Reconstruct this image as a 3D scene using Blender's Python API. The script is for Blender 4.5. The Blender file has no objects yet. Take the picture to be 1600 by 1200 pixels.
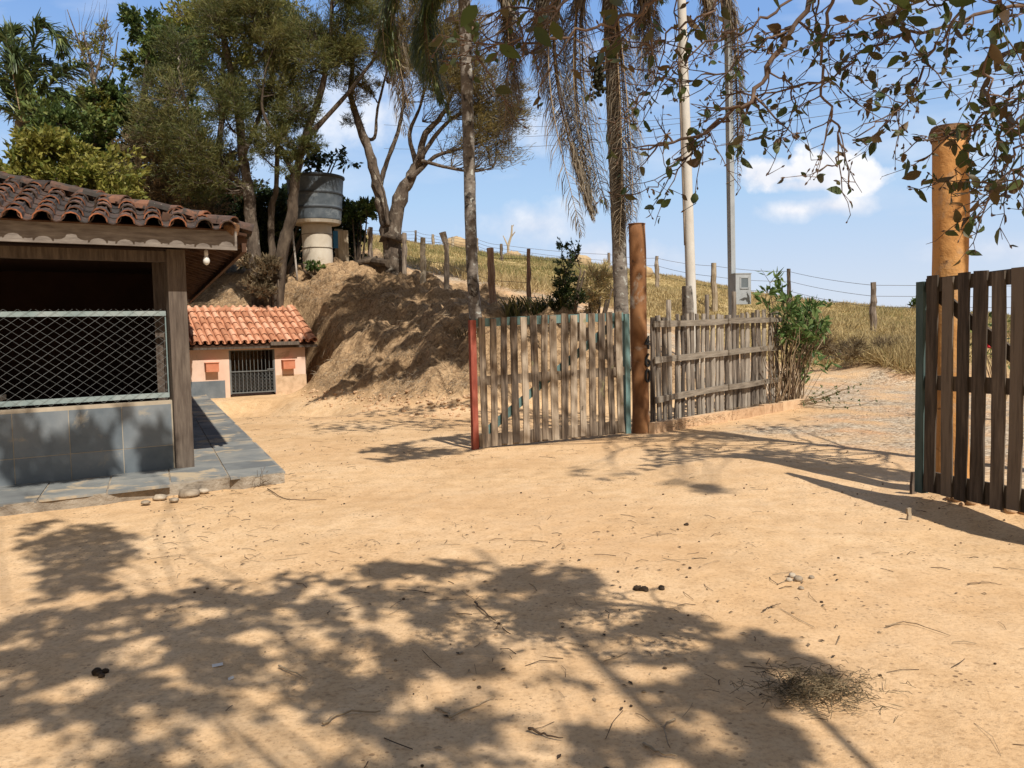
import bpy, math, random
import numpy as np
from mathutils import Vector, Matrix

random.seed(7)
rng = np.random.default_rng(11)
R_ = math.radians
scene = bpy.context.scene
COL = scene.collection

# ------------------------------------------------------------------ camera
EYE = np.array([0.0, 0.0, 1.6])
F = 1330.0
PITCH, ROLL = 0.061, -0.022
cam_rot = (Matrix.Rotation(math.pi / 2 - PITCH, 3, 'X') @ Matrix.Rotation(ROLL, 3, 'Z'))
cam = bpy.data.cameras.new('camera')
cam.sensor_width = 36.0
cam.lens = 36.0 * F / 1600.0
cam.clip_start = 0.05
cam.clip_end = 6000
cam_o = bpy.data.objects.new('camera', cam)
COL.objects.link(cam_o)
cam_o.location = EYE
cam_o.rotation_euler = cam_rot.to_euler()
scene.camera = cam_o
CR = np.array(cam_rot)

# ------------------------------------------------------------------ light
SUN_EL = R_(51.0)
SUN_AZ = math.atan2(0.48, -0.877)           # clockwise from +Y
SUN = np.array([math.sin(SUN_AZ) * math.cos(SUN_EL), math.cos(SUN_AZ) * math.cos(SUN_EL), math.sin(SUN_EL)])
sl = bpy.data.lights.new('sun', 'SUN')
sl.energy = 4.6
sl.angle = R_(0.55)
sl.color = (1.0, 0.95, 0.87)
so = bpy.data.objects.new('sun', sl)
COL.objects.link(so)
so.rotation_euler = Vector(-SUN).to_track_quat('-Z', 'Y').to_euler()
so.location = (20, -30, 50)

scene.view_settings.view_transform = 'Standard'
scene.view_settings.look = 'None'
scene.view_settings.exposure = 0.27
scene.view_settings.gamma = 1.0


def ray(px, py):
    d = CR @ np.array([(px - 800) / F, -(py - 600) / F, -1.0])
    return d


def P(px, py, d):
    """the point seen at a photo pixel, d metres ahead"""
    r = ray(px, py)
    return EYE + r * (d / r[1])


def project(p):
    q = (np.asarray(p) - EYE) @ CR
    return 800 + F * q[..., 0] / -q[..., 2], 600 - F * q[..., 1] / -q[..., 2], -q[..., 2]


# ------------------------------------------------------------------ world
world = bpy.data.worlds.new("World")
scene.world = world
world.use_nodes = True
nt = world.node_tree
nt.nodes.clear()


def N(nt, t, **kw):
    n = nt.nodes.new(t)
    for k, v in kw.items():
        setattr(n, k, v)
    return n


def math_n(nt, op, a, b=None, clamp=False):
    n = N(nt, 'ShaderNodeMath', operation=op, use_clamp=clamp)
    for i, v in enumerate((a, b)):
        if v is None:
            continue
        if isinstance(v, (int, float)):
            n.inputs[i].default_value = v
        else:
            nt.links.new(v, n.inputs[i])
    return n.outputs[0]


wo = N(nt, 'ShaderNodeOutputWorld')
bg = N(nt, 'ShaderNodeBackground')
bg.inputs['Strength'].default_value = 0.122
sky = N(nt, 'ShaderNodeTexSky', sky_type='NISHITA')
sky.sun_disc = False
sky.sun_elevation = SUN_EL
sky.sun_rotation = SUN_AZ
sky.altitude = 700
sky.air_density = 1.0
sky.dust_density = 0.7
sky.ozone_density = 3.0
tc = N(nt, 'ShaderNodeTexCoord')
sep = N(nt, 'ShaderNodeSeparateXYZ')
nt.links.new(tc.outputs['Generated'], sep.inputs[0])
yy = math_n(nt, 'MAXIMUM', sep.outputs[1], 0.02)
cu = math_n(nt, 'DIVIDE', sep.outputs[0], yy)
cv = math_n(nt, 'DIVIDE', sep.outputs[2], yy)
comb = N(nt, 'ShaderNodeCombineXYZ')
nt.links.new(cu, comb.inputs[0])
nt.links.new(cv, comb.inputs[1])
nz = N(nt, 'ShaderNodeTexNoise')
nz.inputs['Scale'].default_value = 21
nz.inputs['Detail'].default_value = 7
nz.inputs['Roughness'].default_value = 0.55
nt.links.new(comb.outputs[0], nz.inputs['Vector'])
mp = N(nt, 'ShaderNodeMapping')
mp.inputs['Scale'].default_value = (3.0, 11, 1)
mp.inputs['Rotation'].default_value = (0, 0, 0.15)
nt.links.new(comb.outputs[0], mp.inputs[0])
nz2 = N(nt, 'ShaderNodeTexNoise')
nz2.inputs['Scale'].default_value = 1.3
nz2.inputs['Detail'].default_value = 6
nt.links.new(mp.outputs[0], nz2.inputs['Vector'])
nfac = math_n(nt, 'SUBTRACT', nz.outputs['Fac'], 0.5)
total = None
for (px, py, rx, ry, gain, rough) in [
        (1205, 272, 66, 28, 2.3, 1.6), (1290, 266, 84, 38, 2.5, 1.6), (1340, 276, 48, 32, 2.3, 1.4), (1275, 288, 120, 15, 1.5, 1.4),
        (1310, 320, 85, 22, 1.1, 1.4), (1245, 328, 74, 18, 0.9, 1.5),
        (840, 350, 95, 40, 0.7, 1.7), (835, 205, 45, 40, 0.5, 1.6), (985, 405, 90, 30, 0.6, 1.5), (930, 395, 50, 24, 0.8, 1.5),
        (540, 175, 120, 75, 0.75, 1.9), (420, 195, 60, 60, 0.7, 1.8), (1560, 390, 130, 22, 0.45, 1.5), (1180, 265, 40, 20, 1.5, 1.6)]:
    c = P(px, py, 1.0) - EYE
    a = math_n(nt, 'DIVIDE', math_n(nt, 'SUBTRACT', cu, float(c[0])), rx / F)
    b = math_n(nt, 'DIVIDE', math_n(nt, 'SUBTRACT', cv, float(c[2])), ry / F)
    r2 = math_n(nt, 'SQRT', math_n(nt, 'ADD', math_n(nt, 'MULTIPLY', a, a), math_n(nt, 'MULTIPLY', b, b)))
    m = math_n(nt, 'ADD', math_n(nt, 'SUBTRACT', 1.05, r2), math_n(nt, 'MULTIPLY', nfac, rough * 1.35))
    m = math_n(nt, 'MULTIPLY', m, gain, clamp=True)
    total = m if total is None else math_n(nt, 'MAXIMUM', total, m)
wisp = math_n(nt, 'MULTIPLY', math_n(nt, 'SUBTRACT', nz2.outputs['Fac'], 0.5), 1.6, clamp=True)
total = math_n(nt, 'MAXIMUM', total, wisp)
front = math_n(nt, 'GREATER_THAN', sep.outputs[1], 0.05)
total = math_n(nt, 'MULTIPLY', total, front)
mixw = N(nt, 'ShaderNodeMix', data_type='RGBA')
ccol = N(nt, 'ShaderNodeMix', data_type='RGBA')
ccol.inputs[6].default_value = (4.9, 5.2, 6.0, 1)
ccol.inputs[7].default_value = (7.2, 7.2, 7.3, 1)
nt.links.new(math_n(nt, 'ADD', math_n(nt, 'MULTIPLY', nfac, 2.2), math_n(nt, 'SUBTRACT', math_n(nt, 'MULTIPLY', cv, 6.0), .42), clamp=True), ccol.inputs[0])
elev = N(nt, 'ShaderNodeValToRGB')                      # clear dry-season air: pale low down, deeper blue overhead
e_ = elev.color_ramp.elements
for k, (p_, c_) in enumerate([(0.0, (4.6, 5.0, 6.0)), (.07, (4.0, 4.7, 6.0)), (.15, (3.1, 4.45, 6.2)), (.33, (1.65, 3.0, 5.7)), (1.0, (.8, 1.6, 3.6))]):
    q_ = e_[k] if k < 2 else e_.new(p_)
    q_.position = p_; q_.color = (*c_, 1)
nt.links.new(sep.outputs[2], elev.inputs[0])
hz = N(nt, 'ShaderNodeMix', data_type='RGBA')
hz.inputs[0].default_value = .85
nt.links.new(sky.outputs[0], hz.inputs[6])
dust = N(nt, 'ShaderNodeMix', data_type='RGBA')         # neutral tint added overhead and behind the camera, warming the fill light
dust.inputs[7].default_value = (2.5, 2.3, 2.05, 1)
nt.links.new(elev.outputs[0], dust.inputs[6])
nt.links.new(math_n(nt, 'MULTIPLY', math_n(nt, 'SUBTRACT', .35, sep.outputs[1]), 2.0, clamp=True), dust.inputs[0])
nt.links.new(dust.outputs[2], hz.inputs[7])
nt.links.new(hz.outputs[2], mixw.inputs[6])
nt.links.new(ccol.outputs[2], mixw.inputs[7])
nt.links.new(total, mixw.inputs[0])
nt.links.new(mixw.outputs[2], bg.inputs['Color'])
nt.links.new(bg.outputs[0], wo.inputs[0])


# ------------------------------------------------------------------ noise
def hash2(ix, iy, s=0):
    h = (ix.astype(np.int64) * 374761393 + iy.astype(np.int64) * 668265263 + s * 974711) & 0xffffffff
    h = ((h ^ (h >> 13)) * 1274126177) & 0xffffffff
    return ((h ^ (h >> 16)) & 0xffff) / 65535.0


def vnoise(x, y, s=0):
    x = np.asarray(x, float); y = np.asarray(y, float)
    ix = np.floor(x); iy = np.floor(y)
    fx = x - ix; fy = y - iy
    fx = fx * fx * (3 - 2 * fx); fy = fy * fy * (3 - 2 * fy)
    a = hash2(ix, iy, s); b = hash2(ix + 1, iy, s); c = hash2(ix, iy + 1, s); d = hash2(ix + 1, iy + 1, s)
    return (a * (1 - fx) + b * fx) * (1 - fy) + (c * (1 - fx) + d * fx) * fy


def fbm(x, y, s=0, o=4):
    t = 0; a = 0.5; n = 0
    for k in range(o):
        t = t + a * vnoise(np.asarray(x) * 2 ** k + 17.3 * k, np.asarray(y) * 2 ** k - 9.1 * k, s + k); n += a; a *= 0.5
    return t / n


def sstep(a, b, x):
    t = np.clip((x - a) / (b - a), 0, 1)
    return t * t * (3 - 2 * t)


# ------------------------------------------------------------------ mesh accumulator
class MB:
    def __init__(s):
        s.v = []; s.f = []; s.a = []; s.n = 0

    def add(s, verts, faces, val=None):
        verts = np.asarray(verts, float).reshape(-1, 3)
        if val is None:
            val = random.random()
        if isinstance(faces, np.ndarray):
            s.f.append(faces + s.n)
            s.a.append(np.full(len(faces), val) if np.isscalar(val) else np.asarray(val))
        else:
            by = {}
            for f in faces:
                by.setdefault(len(f), []).append(f)
            for k in by:
                fa = np.array(by[k], dtype=np.int64)
                s.f.append(fa + s.n)
                s.a.append(np.full(len(fa), val))
        s.v.append(verts); s.n += len(verts)

    def box(s, c, x, y, z, val=None, taper=0.0):
        """box with centre c and half-extent vectors x, y, z"""
        c = np.asarray(c, float); x = np.asarray(x, float); y = np.asarray(y, float); z = np.asarray(z, float)
        v = []
        for k in (-1, 1):
            t = 1 - (taper if k == 1 else 0)
            for i, j in ((-1, -1), (1, -1), (1, 1), (-1, 1)):
                v.append(c + i * x * t + j * y * t + k * z)
        s.add(v, [(0, 3, 2, 1), (4, 5, 6, 7), (0, 1, 5, 4), (1, 2, 6, 5), (2, 3, 7, 6), (3, 0, 4, 7)], val)

    def beam(s, a, b, w, h, up=(0, 0, 1), val=None):
        """rectangular bar from a to b, w across, h along up"""
        a = np.asarray(a, float); b = np.asarray(b, float)
        d = b - a; L = np.linalg.norm(d); d = d / L
        up = np.asarray(up, float)
        side = np.cross(d, up); side /= np.linalg.norm(side)
        u2 = np.cross(side, d)
        s.box((a + b) / 2, d * L / 2, side * w / 2, u2 * h / 2, val)

    def plank(s, a, b, w, t, nrm, val=None, n=5, wob=0.006):
        """weathered board from a to b, w wide, t thick, with wandering edges"""
        a = np.asarray(a, float); b = np.asarray(b, float); nrm = np.asarray(nrm, float)
        d = b - a; L = np.linalg.norm(d); d = d / L
        nrm = nrm - d * (nrm @ d); nrm /= np.linalg.norm(nrm)
        side = np.cross(nrm, d)
        V = []
        bow = random.uniform(-1, 1) * wob * 2
        for i in range(n + 1):
            q = i / n
            c = a + d * L * q + side * (math.sin(q * 3.1) * bow) + nrm * random.uniform(-.3, .3) * wob
            l = w / 2 + random.uniform(-1, 1) * wob; r = w / 2 + random.uniform(-1, 1) * wob
            e = d * random.uniform(-1, 1) * wob if i in (0, n) else 0
            V += [c - side * l - nrm * t / 2, c + side * r - nrm * t / 2 + e, c + side * r + nrm * t / 2 + e, c - side * l + nrm * t / 2]
        Fc = [(3, 2, 1, 0), (4 * n, 4 * n + 1, 4 * n + 2, 4 * n + 3)]
        for i in range(n):
            for k in range(4):
                k2 = (k + 1) % 4
                Fc.append((4 * i + k, 4 * i + k2, 4 * i + 4 + k2, 4 * i + 4 + k))
        s.add(V, Fc, val)

    def tube(s, pts, rad, n=6, val=None, cap=True, rough=0.0):
        pts = np.asarray(pts, float); m = len(pts)
        rad = np.broadcast_to(np.asarray(rad, float), (m,))
        tan = np.gradient(pts, axis=0) if m > 2 else np.repeat((pts[1] - pts[0])[None], 2, 0)
        tan /= np.linalg.norm(tan, axis=1)[:, None] + 1e-12
        ref = np.array([0.0, 0, 1]) if abs(tan[0][2]) < 0.9 else np.array([1.0, 0, 0])
        ang = np.arange(n) * 2 * math.pi / n
        V = np.zeros((m, n, 3))
        for i in range(m):
            a = np.cross(tan[i], ref); a /= np.linalg.norm(a) + 1e-12
            b = np.cross(tan[i], a); ref = -np.cross(tan[i], a) if False else np.cross(a, tan[i])
            rr = rad[i] * (1 + rough * rng.uniform(-1, 1, n)) if rough else rad[i]
            V[i] = pts[i] + (np.cos(ang) * rr)[:, None] * a + (np.sin(ang) * rr)[:, None] * b if rough else \
                pts[i] + rr * (np.cos(ang)[:, None] * a + np.sin(ang)[:, None] * b)
        idx = np.arange(m * n).reshape(m, n)
        q = np.stack([idx[:-1], np.roll(idx, -1, 1)[:-1], np.roll(idx, -1, 1)[1:], idx[1:]], -1).reshape(-1, 4)
        if val is None:
            val = random.random()
        s.add(V.reshape(-1, 3), q, val)
        if cap:
            s.f.append(np.array([list(idx[0][::-1])]) + s.n - m * n); s.a.append(np.array([val]))
            s.f.append(np.array([list(idx[-1])]) + s.n - m * n); s.a.append(np.array([val]))

    def leaves(s, c, d, side, L, W, val=None, fold=0.0):
        """many leaf-shaped quads: base c, direction d, width vector side"""
        c = np.asarray(c); k = len(c)
        if k == 0:
            return
        L = np.broadcast_to(L, (k,))[:, None]; W = np.broadcast_to(W, (k,))[:, None]
        nrm = np.cross(d, side)
        V = np.stack([c, c + d * L * .45 + side * W * .5 + nrm * W * fold, c + d * L, c + d * L * .45 - side * W * .5 + nrm * W * fold], 1)
        f = np.arange(k * 4).reshape(k, 4)
        s.add(V.reshape(-1, 3), f, rng.random(k) if val is None else val)

    def build(s, name, mat, parent=None, smooth=False, origin=None, mats=None):
        V = np.concatenate(s.v) if s.v else np.zeros((0, 3))
        if parent is not None:
            org = np.array(parent['_o']) if '_o' in parent else np.array(parent.location)
        elif origin is not None:
            org = np.asarray(origin, float)
        else:
            org = np.array([V[:, 0].mean(), V[:, 1].mean(), V[:, 2].min()])
        me = bpy.data.meshes.new(name)
        Vl = V - org
        me.vertices.add(len(Vl)); me.vertices.foreach_set('co', Vl.astype(np.float32).ravel())
        tot = np.concatenate([np.full(len(f), f.shape[1]) for f in s.f])
        loops = np.concatenate([f.ravel() for f in s.f])
        st = np.concatenate([[0], np.cumsum(tot)[:-1]])
        me.loops.add(len(loops)); me.loops.foreach_set('vertex_index', loops.astype(np.int32))
        me.polygons.add(len(tot))
        me.polygons.foreach_set('loop_start', st.astype(np.int32))
        me.polygons.foreach_set('loop_total', tot.astype(np.int32))
        me.polygons.foreach_set('use_smooth', np.full(len(tot), smooth))
        at = me.attributes.new('v', 'FLOAT', 'FACE')
        at.data.foreach_set('value', np.concatenate(s.a).astype(np.float32))
        me.update(calc_edges=True)
        me.materials.append(mat)
        o = bpy.data.objects.new(name, me)
        COL.objects.link(o)
        if parent is not None:
            o.parent = parent
            o['_o'] = [float(t) for t in org]
            if '_o' in parent and tuple(parent.location) == (0, 0, 0) and parent.type == 'MESH' and parent.parent is not None:
                pass
        else:
            o.location = org
            o['_o'] = [float(t) for t in org]
        return o


def tag(o, label=None, cat=None, group=None, kind=None):
    if label: o['label'] = label
    if cat: o['category'] = cat
    if group: o['group'] = group
    if kind: o['kind'] = kind
    return o


def thing(name, label, cat, loc, group=None):
    o = bpy.data.objects.new(name, None)
    o.empty_display_size = 0.2
    COL.objects.link(o)
    o.location = [float(t) for t in loc]
    o['_o'] = [float(t) for t in loc]
    return tag(o, label, cat, group)


# ------------------------------------------------------------------ materials
def lk(nt, a, b):
    nt.links.new(a, b)


def ramp(nt, fac, stops):
    r = N(nt, 'ShaderNodeValToRGB')
    e = r.color_ramp.elements
    while len(e) < len(stops):
        e.new(0.5)
    for i, (p, c) in enumerate(stops):
        e[i].position = p; e[i].color = (*c, 1) if len(c) == 3 else c
    lk(nt, fac, r.inputs[0])
    return r.outputs[0]


def noise(nt, vec, scale, detail=4, rough=0.55, dist=0.0):
    n = N(nt, 'ShaderNodeTexNoise')
    n.inputs['Scale'].default_value = scale; n.inputs['Detail'].default_value = detail
    n.inputs['Roughness'].default_value = rough; n.inputs['Distortion'].default_value = dist
    lk(nt, vec, n.inputs['Vector'])
    return n.outputs['Fac']


def mixc(nt, f, a, b, mode='MIX'):
    m = N(nt, 'ShaderNodeMix', data_type='RGBA', blend_type=mode)
    for i, v in ((0, f), (6, a), (7, b)):
        if isinstance(v, (int, float)):
            m.inputs[i].default_value = v
        elif isinstance(v, tuple):
            m.inputs[i].default_value = (*v, 1)
        else:
            lk(nt, v, m.inputs[i])
    return m.outputs[2]


def new_mat(name):
    m = bpy.data.materials.new(name); m.use_nodes = True
    nt = m.node_tree
    b = nt.nodes['Principled BSDF']
    b.inputs['Specular IOR Level'].default_value = 0.25
    return m, nt, b


def bump(nt, b, h, strength, dist=0.02):
    bp = N(nt, 'ShaderNodeBump')
    bp.inputs['Strength'].default_value = strength; bp.inputs['Distance'].default_value = dist
    lk(nt, h, bp.inputs['Height']); lk(nt, bp.outputs[0], b.inputs['Normal'])
    return bp


def vattr(nt):
    a = N(nt, 'ShaderNodeAttribute'); a.attribute_name = 'v'
    return a.outputs['Fac']


def mat_std(name, cols, scale=6, stretch=(1, 1, 1), rough=0.85, bmp=0.4, bdist=0.01, var=0.35, spots=None, metal=0.0, detail=6):
    """noise-mottled colour along `cols`, shifted per piece by the v attribute; optional (colour, scale, threshold) spots"""
    m, nt, b = new_mat(name)
    tc = N(nt, 'ShaderNodeTexCoord'); mp = N(nt, 'ShaderNodeMapping')
    mp.inputs['Scale'].default_value = stretch
    lk(nt, tc.outputs['Object'], mp.inputs[0])
    f = noise(nt, mp.outputs[0], scale, detail, 0.6)
    v = vattr(nt)
    f2 = math_n(nt, 'ADD', f, math_n(nt, 'MULTIPLY', math_n(nt, 'SUBTRACT', math_n(nt, 'FRACT', v), 0.5), var))
    n = len(cols)
    c = ramp(nt, f2, [(0.28 + 0.44 * i / max(1, n - 1), col) for i, col in enumerate(cols)])
    if spots:
        for (sc, ss, th) in spots:
            sf = noise(nt, tc.outputs['Object'], ss, 5, 0.65, 0.4)
            sf = math_n(nt, 'MULTIPLY', math_n(nt, 'SUBTRACT', sf, th), 12, clamp=True)
            c = mixc(nt, sf, c, sc)
    lk(nt, c, b.inputs['Base Color'])
    b.inputs['Roughness'].default_value = rough
    b.inputs['Metallic'].default_value = metal
    if bmp:
        g = noise(nt, mp.outputs[0], scale * 3, 5, 0.65)
        bump(nt, b, g, bmp, bdist)
    return m


def mat_leaf(name, cols, trans=0.35, rough=0.55, spec=0.3):
    m, nt, b = new_mat(name)
    v = vattr(nt)
    n = len(cols)
    c = ramp(nt, v, [((i + .5) / n, col) for i, col in enumerate(cols)])
    lk(nt, c, b.inputs['Base Color'])
    b.inputs['Roughness'].default_value = rough
    b.inputs['Specular IOR Level'].default_value = spec
    t = N(nt, 'ShaderNodeBsdfTranslucent'); lk(nt, c, t.inputs[0])
    ms = N(nt, 'ShaderNodeMixShader'); ms.inputs[0].default_value = trans
    lk(nt, b.outputs[0], ms.inputs[1]); lk(nt, t.outputs[0], ms.inputs[2])
    lk(nt, ms.outputs[0], nt.nodes['Material Output'].inputs[0])
    return m


M = {}
M['slat'] = mat_std('weathered_slats', [(.075, .056, .042), (.185, .14, .10), (.30, .235, .168), (.41, .335, .25)], 3.0, (9, 9, .8), .9, .5, .008, .38,
                    spots=[((.25, .23, .12), 5, .64), ((.08, .06, .045), 9, .64)])
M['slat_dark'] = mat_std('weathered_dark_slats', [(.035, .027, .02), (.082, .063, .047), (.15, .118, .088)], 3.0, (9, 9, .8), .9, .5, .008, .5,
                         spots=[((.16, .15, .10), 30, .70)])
M['picket'] = mat_std('grey_pickets', [(.065, .052, .042), (.16, .13, .103), (.27, .225, .178), (.36, .31, .25)], 3.0, (8, 8, .8), .92, .7, .012, .5,
                      spots=[((.25, .24, .15), 11, .64)])
M['rail'] = mat_std('grey_rail_wood', [(.10, .08, .06), (.21, .175, .135), (.30, .255, .20)], 2.5, (1.2, 1.2, 10), .92, .6, .01, .3)
M['post'] = mat_std('old_post_wood', [(.07, .052, .04), (.20, .155, .12), (.36, .29, .22)], 3.0, (8, 8, .7), .92, .8, .02, .5)
M['post_pale'] = mat_std('pale_post_wood', [(.24, .18, .12), (.42, .34, .24), (.56, .47, .34)], 3.0, (8, 8, .7), .92, .8, .02, .3)
M['post_red'] = mat_std('reddish_post_wood', [(.13, .07, .05), (.30, .17, .11), (.42, .27, .18)], 3.0, (8, 8, .7), .92, .8, .02, .3)
M['red_paint'] = mat_std('red_painted_wood', [(.19, .045, .03), (.28, .07, .045), (.34, .11, .075)], 5, (4, 4, .8), .8, .3, .005, .2, spots=[((.42, .34, .28), 22, .70)])
M['green_paint'] = mat_std('teal_painted_wood', [(.085, .145, .14), (.12, .20, .19), (.16, .24, .22)], 5, (4, 4, .8), .75, .3, .005, .2, spots=[((.22, .18, .13), 14, .68)])
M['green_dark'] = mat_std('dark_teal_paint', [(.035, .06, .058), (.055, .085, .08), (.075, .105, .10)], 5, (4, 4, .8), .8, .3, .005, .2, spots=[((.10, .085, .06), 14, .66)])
M['rust'] = mat_std('rusty_pipe', [(.11, .05, .022), (.22, .10, .04), (.30, .15, .065)], 4, (1, 1, .7), .8, .4, .006, .1,
                    spots=[((.36, .31, .25), 1.7, .56), ((.08, .04, .02), 6, .62)])
M['ochre'] = mat_std('ochre_plaster', [(.36, .17, .06), (.51, .255, .085), (.58, .32, .12)], 3, (1, 1, 1), .9, .9, .02, .05,
                     spots=[((.17, .09, .045), 8, .60), ((.44, .26, .13), 3, .55), ((.50, .36, .22), 5, .64)])
M['cap'] = mat_std('crumbling_mortar', [(.08, .05, .03), (.20, .11, .055), (.34, .19, .095)], 9, (1, 1, 1), .95, 1.0, .03, .1)
M['concrete'] = mat_std('pale_concrete', [(.46, .42, .36), (.56, .52, .46), (.63, .60, .55)], 2.5, (1, 1, .5), .85, .15, .004, .1)
M['cream'] = mat_std('cream_concrete_ring', [(.44, .38, .29), (.54, .47, .37), (.62, .56, .46)], 2.2, (1, 1, .6), .9, .25, .006, .1, spots=[((.40, .31, .20), 1.6, .60)])
M['galv'] = mat_std('galvanised_steel', [(.30, .32, .33), (.40, .42, .43), (.47, .49, .50)], 5, (1, 1, .6), .5, .05, .002, .1, metal=.35)
M['black'] = mat_std('black_iron', [(.015, .014, .013), (.03, .028, .026)], 8, rough=.6)
M['glass'] = mat_std('meter_window', [(.10, .12, .13), (.16, .18, .19)], 3, rough=.12, bmp=0)
M['tile_new'] = mat_std('orange_roof_tile', [(.40, .175, .095), (.57, .265, .15), (.66, .36, .23)], 3, rough=.9, var=.55, spots=[((.16, .09, .055), 7, .66), ((.72, .42, .26), 3, .66)])
M['tile_old'] = mat_std('mossy_roof_tile', [(.035, .028, .025), (.072, .05, .04), (.125, .07, .05), (.21, .10, .06)], 4, rough=.95, var=.35, bmp=.9, bdist=.015,
                        spots=[((.05, .043, .037), 5, .49), ((.40, .37, .30), 26, .66)])
for _k in ('tile_old', 'tile_new'):              # redder lower rims of the tiles (v above 1.5)
    _nt = M[_k].node_tree; _b = _nt.nodes['Principled BSDF']
    _src = _b.inputs['Base Color'].links[0].from_socket
    _tc = N(_nt, 'ShaderNodeTexCoord')
    _rc = ramp(_nt, noise(_nt, _tc.outputs['Object'], 6, 4), [(.42, (.07, .045, .03)), (.54, (.26, .10, .05)), (.68, (.46, .18, .09))])
    lk(_nt, mixc(_nt, math_n(_nt, 'GREATER_THAN', vattr(_nt), 1.5), _src, _rc), _b.inputs['Base Color'])
M['fascia'] = mat_std('grey_fascia_board', [(.11, .09, .075), (.19, .16, .135), (.27, .235, .20)], 3, (1.5, 1.5, 10), .9, .4, .006, .1)
M['wood_brown'] = mat_std('brown_house_timber', [(.055, .04, .03), (.105, .08, .062), (.165, .13, .10)], 3, (9, 9, .9), .88, .5, .008, .2)
M['soffit'] = mat_std('brown_soffit_boards', [(.05, .026, .016), (.10, .052, .032), (.15, .085, .052)], 4, (2, 2, 2), .85, .3, .006, .3)
M['slate'] = mat_std('slate_tile', [(.105, .125, .14), (.15, .17, .183), (.20, .215, .222)], 2.2, (1, 1, 1), .55, .25, .004, .25, spots=[((.30, .27, .22), 2.4, .60)])
M['slate_floor'] = mat_std('slate_floor_slab', [(.135, .14, .138), (.185, .19, .182), (.27, .26, .23)], 2.5, (1, 1, 1), .75, .4, .006, .35, spots=[((.42, .33, .22), 1.9, .54)])
M['grout'] = mat_std('sandy_grout', [(.36, .30, .22), (.48, .40, .30)], 6, rough=.95)
M['old_concrete'] = mat_std('stained_slab_edge', [(.16, .13, .10), (.30, .25, .19), (.42, .36, .28)], 5, rough=.95, bmp=1.0, bdist=.03)
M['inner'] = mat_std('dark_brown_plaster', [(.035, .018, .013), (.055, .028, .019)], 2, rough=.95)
M['counter'] = mat_std('pale_counter', [(.5, .42, .34), (.6, .52, .44)], 2, rough=.8)
M['wire'] = mat_std('wire', [(.13, .135, .13), (.20, .205, .20)], 4, rough=.6, bmp=0, metal=.2)
M['bar'] = mat_std('pale_teal_bar', [(.16, .215, .21), (.24, .29, .28), (.33, .36, .345)], 3, rough=.6, spots=[((.24, .15, .09), 8, .69)])
M['fence_wire'] = mat_std('rusty_wire', [(.10, .085, .075), (.16, .14, .125)], 4, rough=.7, bmp=0)
M['salmon'] = mat_std('salmon_wall', [(.62, .41, .30), (.70, .49, .37), (.76, .56, .45)], 1.8, rough=.9, bmp=.3, spots=[((.50, .36, .25), 2.2, .57)])
M['dusty'] = mat_std('dust_stained_wall', [(.40, .27, .16), (.56, .40, .26), (.64, .46, .30)], 6, rough=.95, bmp=.4)
M['brick_box'] = mat_std('terracotta_box', [(.48, .16, .08), (.58, .23, .13)], 6, rough=.9)
M['tank'] = mat_std('grey_tank_plastic', [(.055, .068, .08), (.09, .107, .122), (.15, .17, .185)], 2.5, (1, 1, 1.2), .6, .2, .01, .05, spots=[((.20, .22, .23), 2.1, .60)])
M['tank_rim'] = mat_std('black_tank_lid', [(.035, .04, .045), (.06, .065, .07)], 4, rough=.6)
M['pipe'] = mat_std('pale_pipe', [(.36, .31, .26), (.46, .41, .35)], 4, rough=.6)
M['blue'] = mat_std('blue_plastic', [(.04, .17, .36), (.06, .24, .46)], 4, rough=.5)
M['bark'] = mat_std('grey_brown_bark', [(.035, .026, .02), (.11, .082, .06), (.21, .165, .125)], 6, (1, 1, .4), .95, 1.0, .04, .15, spots=[((.34, .30, .24), 4.5, .58), ((.03, .024, .018), 8, .60)])
M['bark_dark'] = mat_std('dark_bark', [(.03, .022, .016), (.09, .065, .045), (.17, .13, .09)], 5, (1, 1, .35), .95, 1.0, .03, .15, spots=[((.30, .27, .21), 5, .67)])
M['palm_bark'] = mat_std('lichened_palm_bark', [(.10, .083, .068), (.20, .17, .142), (.30, .265, .225)], 4, (1, 1, 1.6), .95, .7, .02, .1, spots=[((.05, .042, .035), 5, .54), ((.46, .46, .41), 6.5, .555)])
M['near_bark'] = mat_std('reddish_twig_bark', [(.07, .045, .032), (.13, .085, .06), (.20, .135, .095)], 14, (1, 1, 1), .9, .5, .004, .3)
M['twig'] = mat_std('dry_twig', [(.10, .065, .04), (.22, .15, .09), (.36, .27, .17)], 10, rough=.95, var=.9)
M['l_olive'] = mat_leaf('olive_needles', [(.05, .065, .02), (.095, .108, .03), (.15, .15, .042), (.22, .195, .065)], .3)
M['l_rusty'] = mat_leaf('rusty_needles', [(.075, .068, .022), (.15, .118, .035), (.23, .165, .05), (.28, .21, .085)], .3)
M['l_green'] = mat_leaf('green_leaves', [(.04, .065, .018), (.07, .11, .028), (.125, .17, .042), (.22, .24, .07)], .3)
M['l_deep'] = mat_leaf('deep_green_leaves', [(.018, .03, .010), (.03, .05, .014), (.06, .08, .02)], .25)
M['l_yellow'] = mat_leaf('yellow_green_leaves', [(.11, .13, .022), (.20, .20, .035), (.32, .28, .06), (.14, .13, .03)], .35)
M['l_near'] = mat_leaf('leathery_leaves', [(.045, .065, .017), (.07, .085, .022), (.10, .075, .028), (.12, .075, .032), (.065, .095, .024), (.085, .10, .026)], .30, .5)
M['l_canopy'] = mat_leaf('canopy_leaves', [(.04, .06, .015), (.06, .08, .02), (.09, .09, .03)], .2)
M['l_bright'] = mat_leaf('fresh_green_leaves', [(.055, .10, .025), (.10, .17, .045), (.19, .26, .085)], .4)
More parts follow.
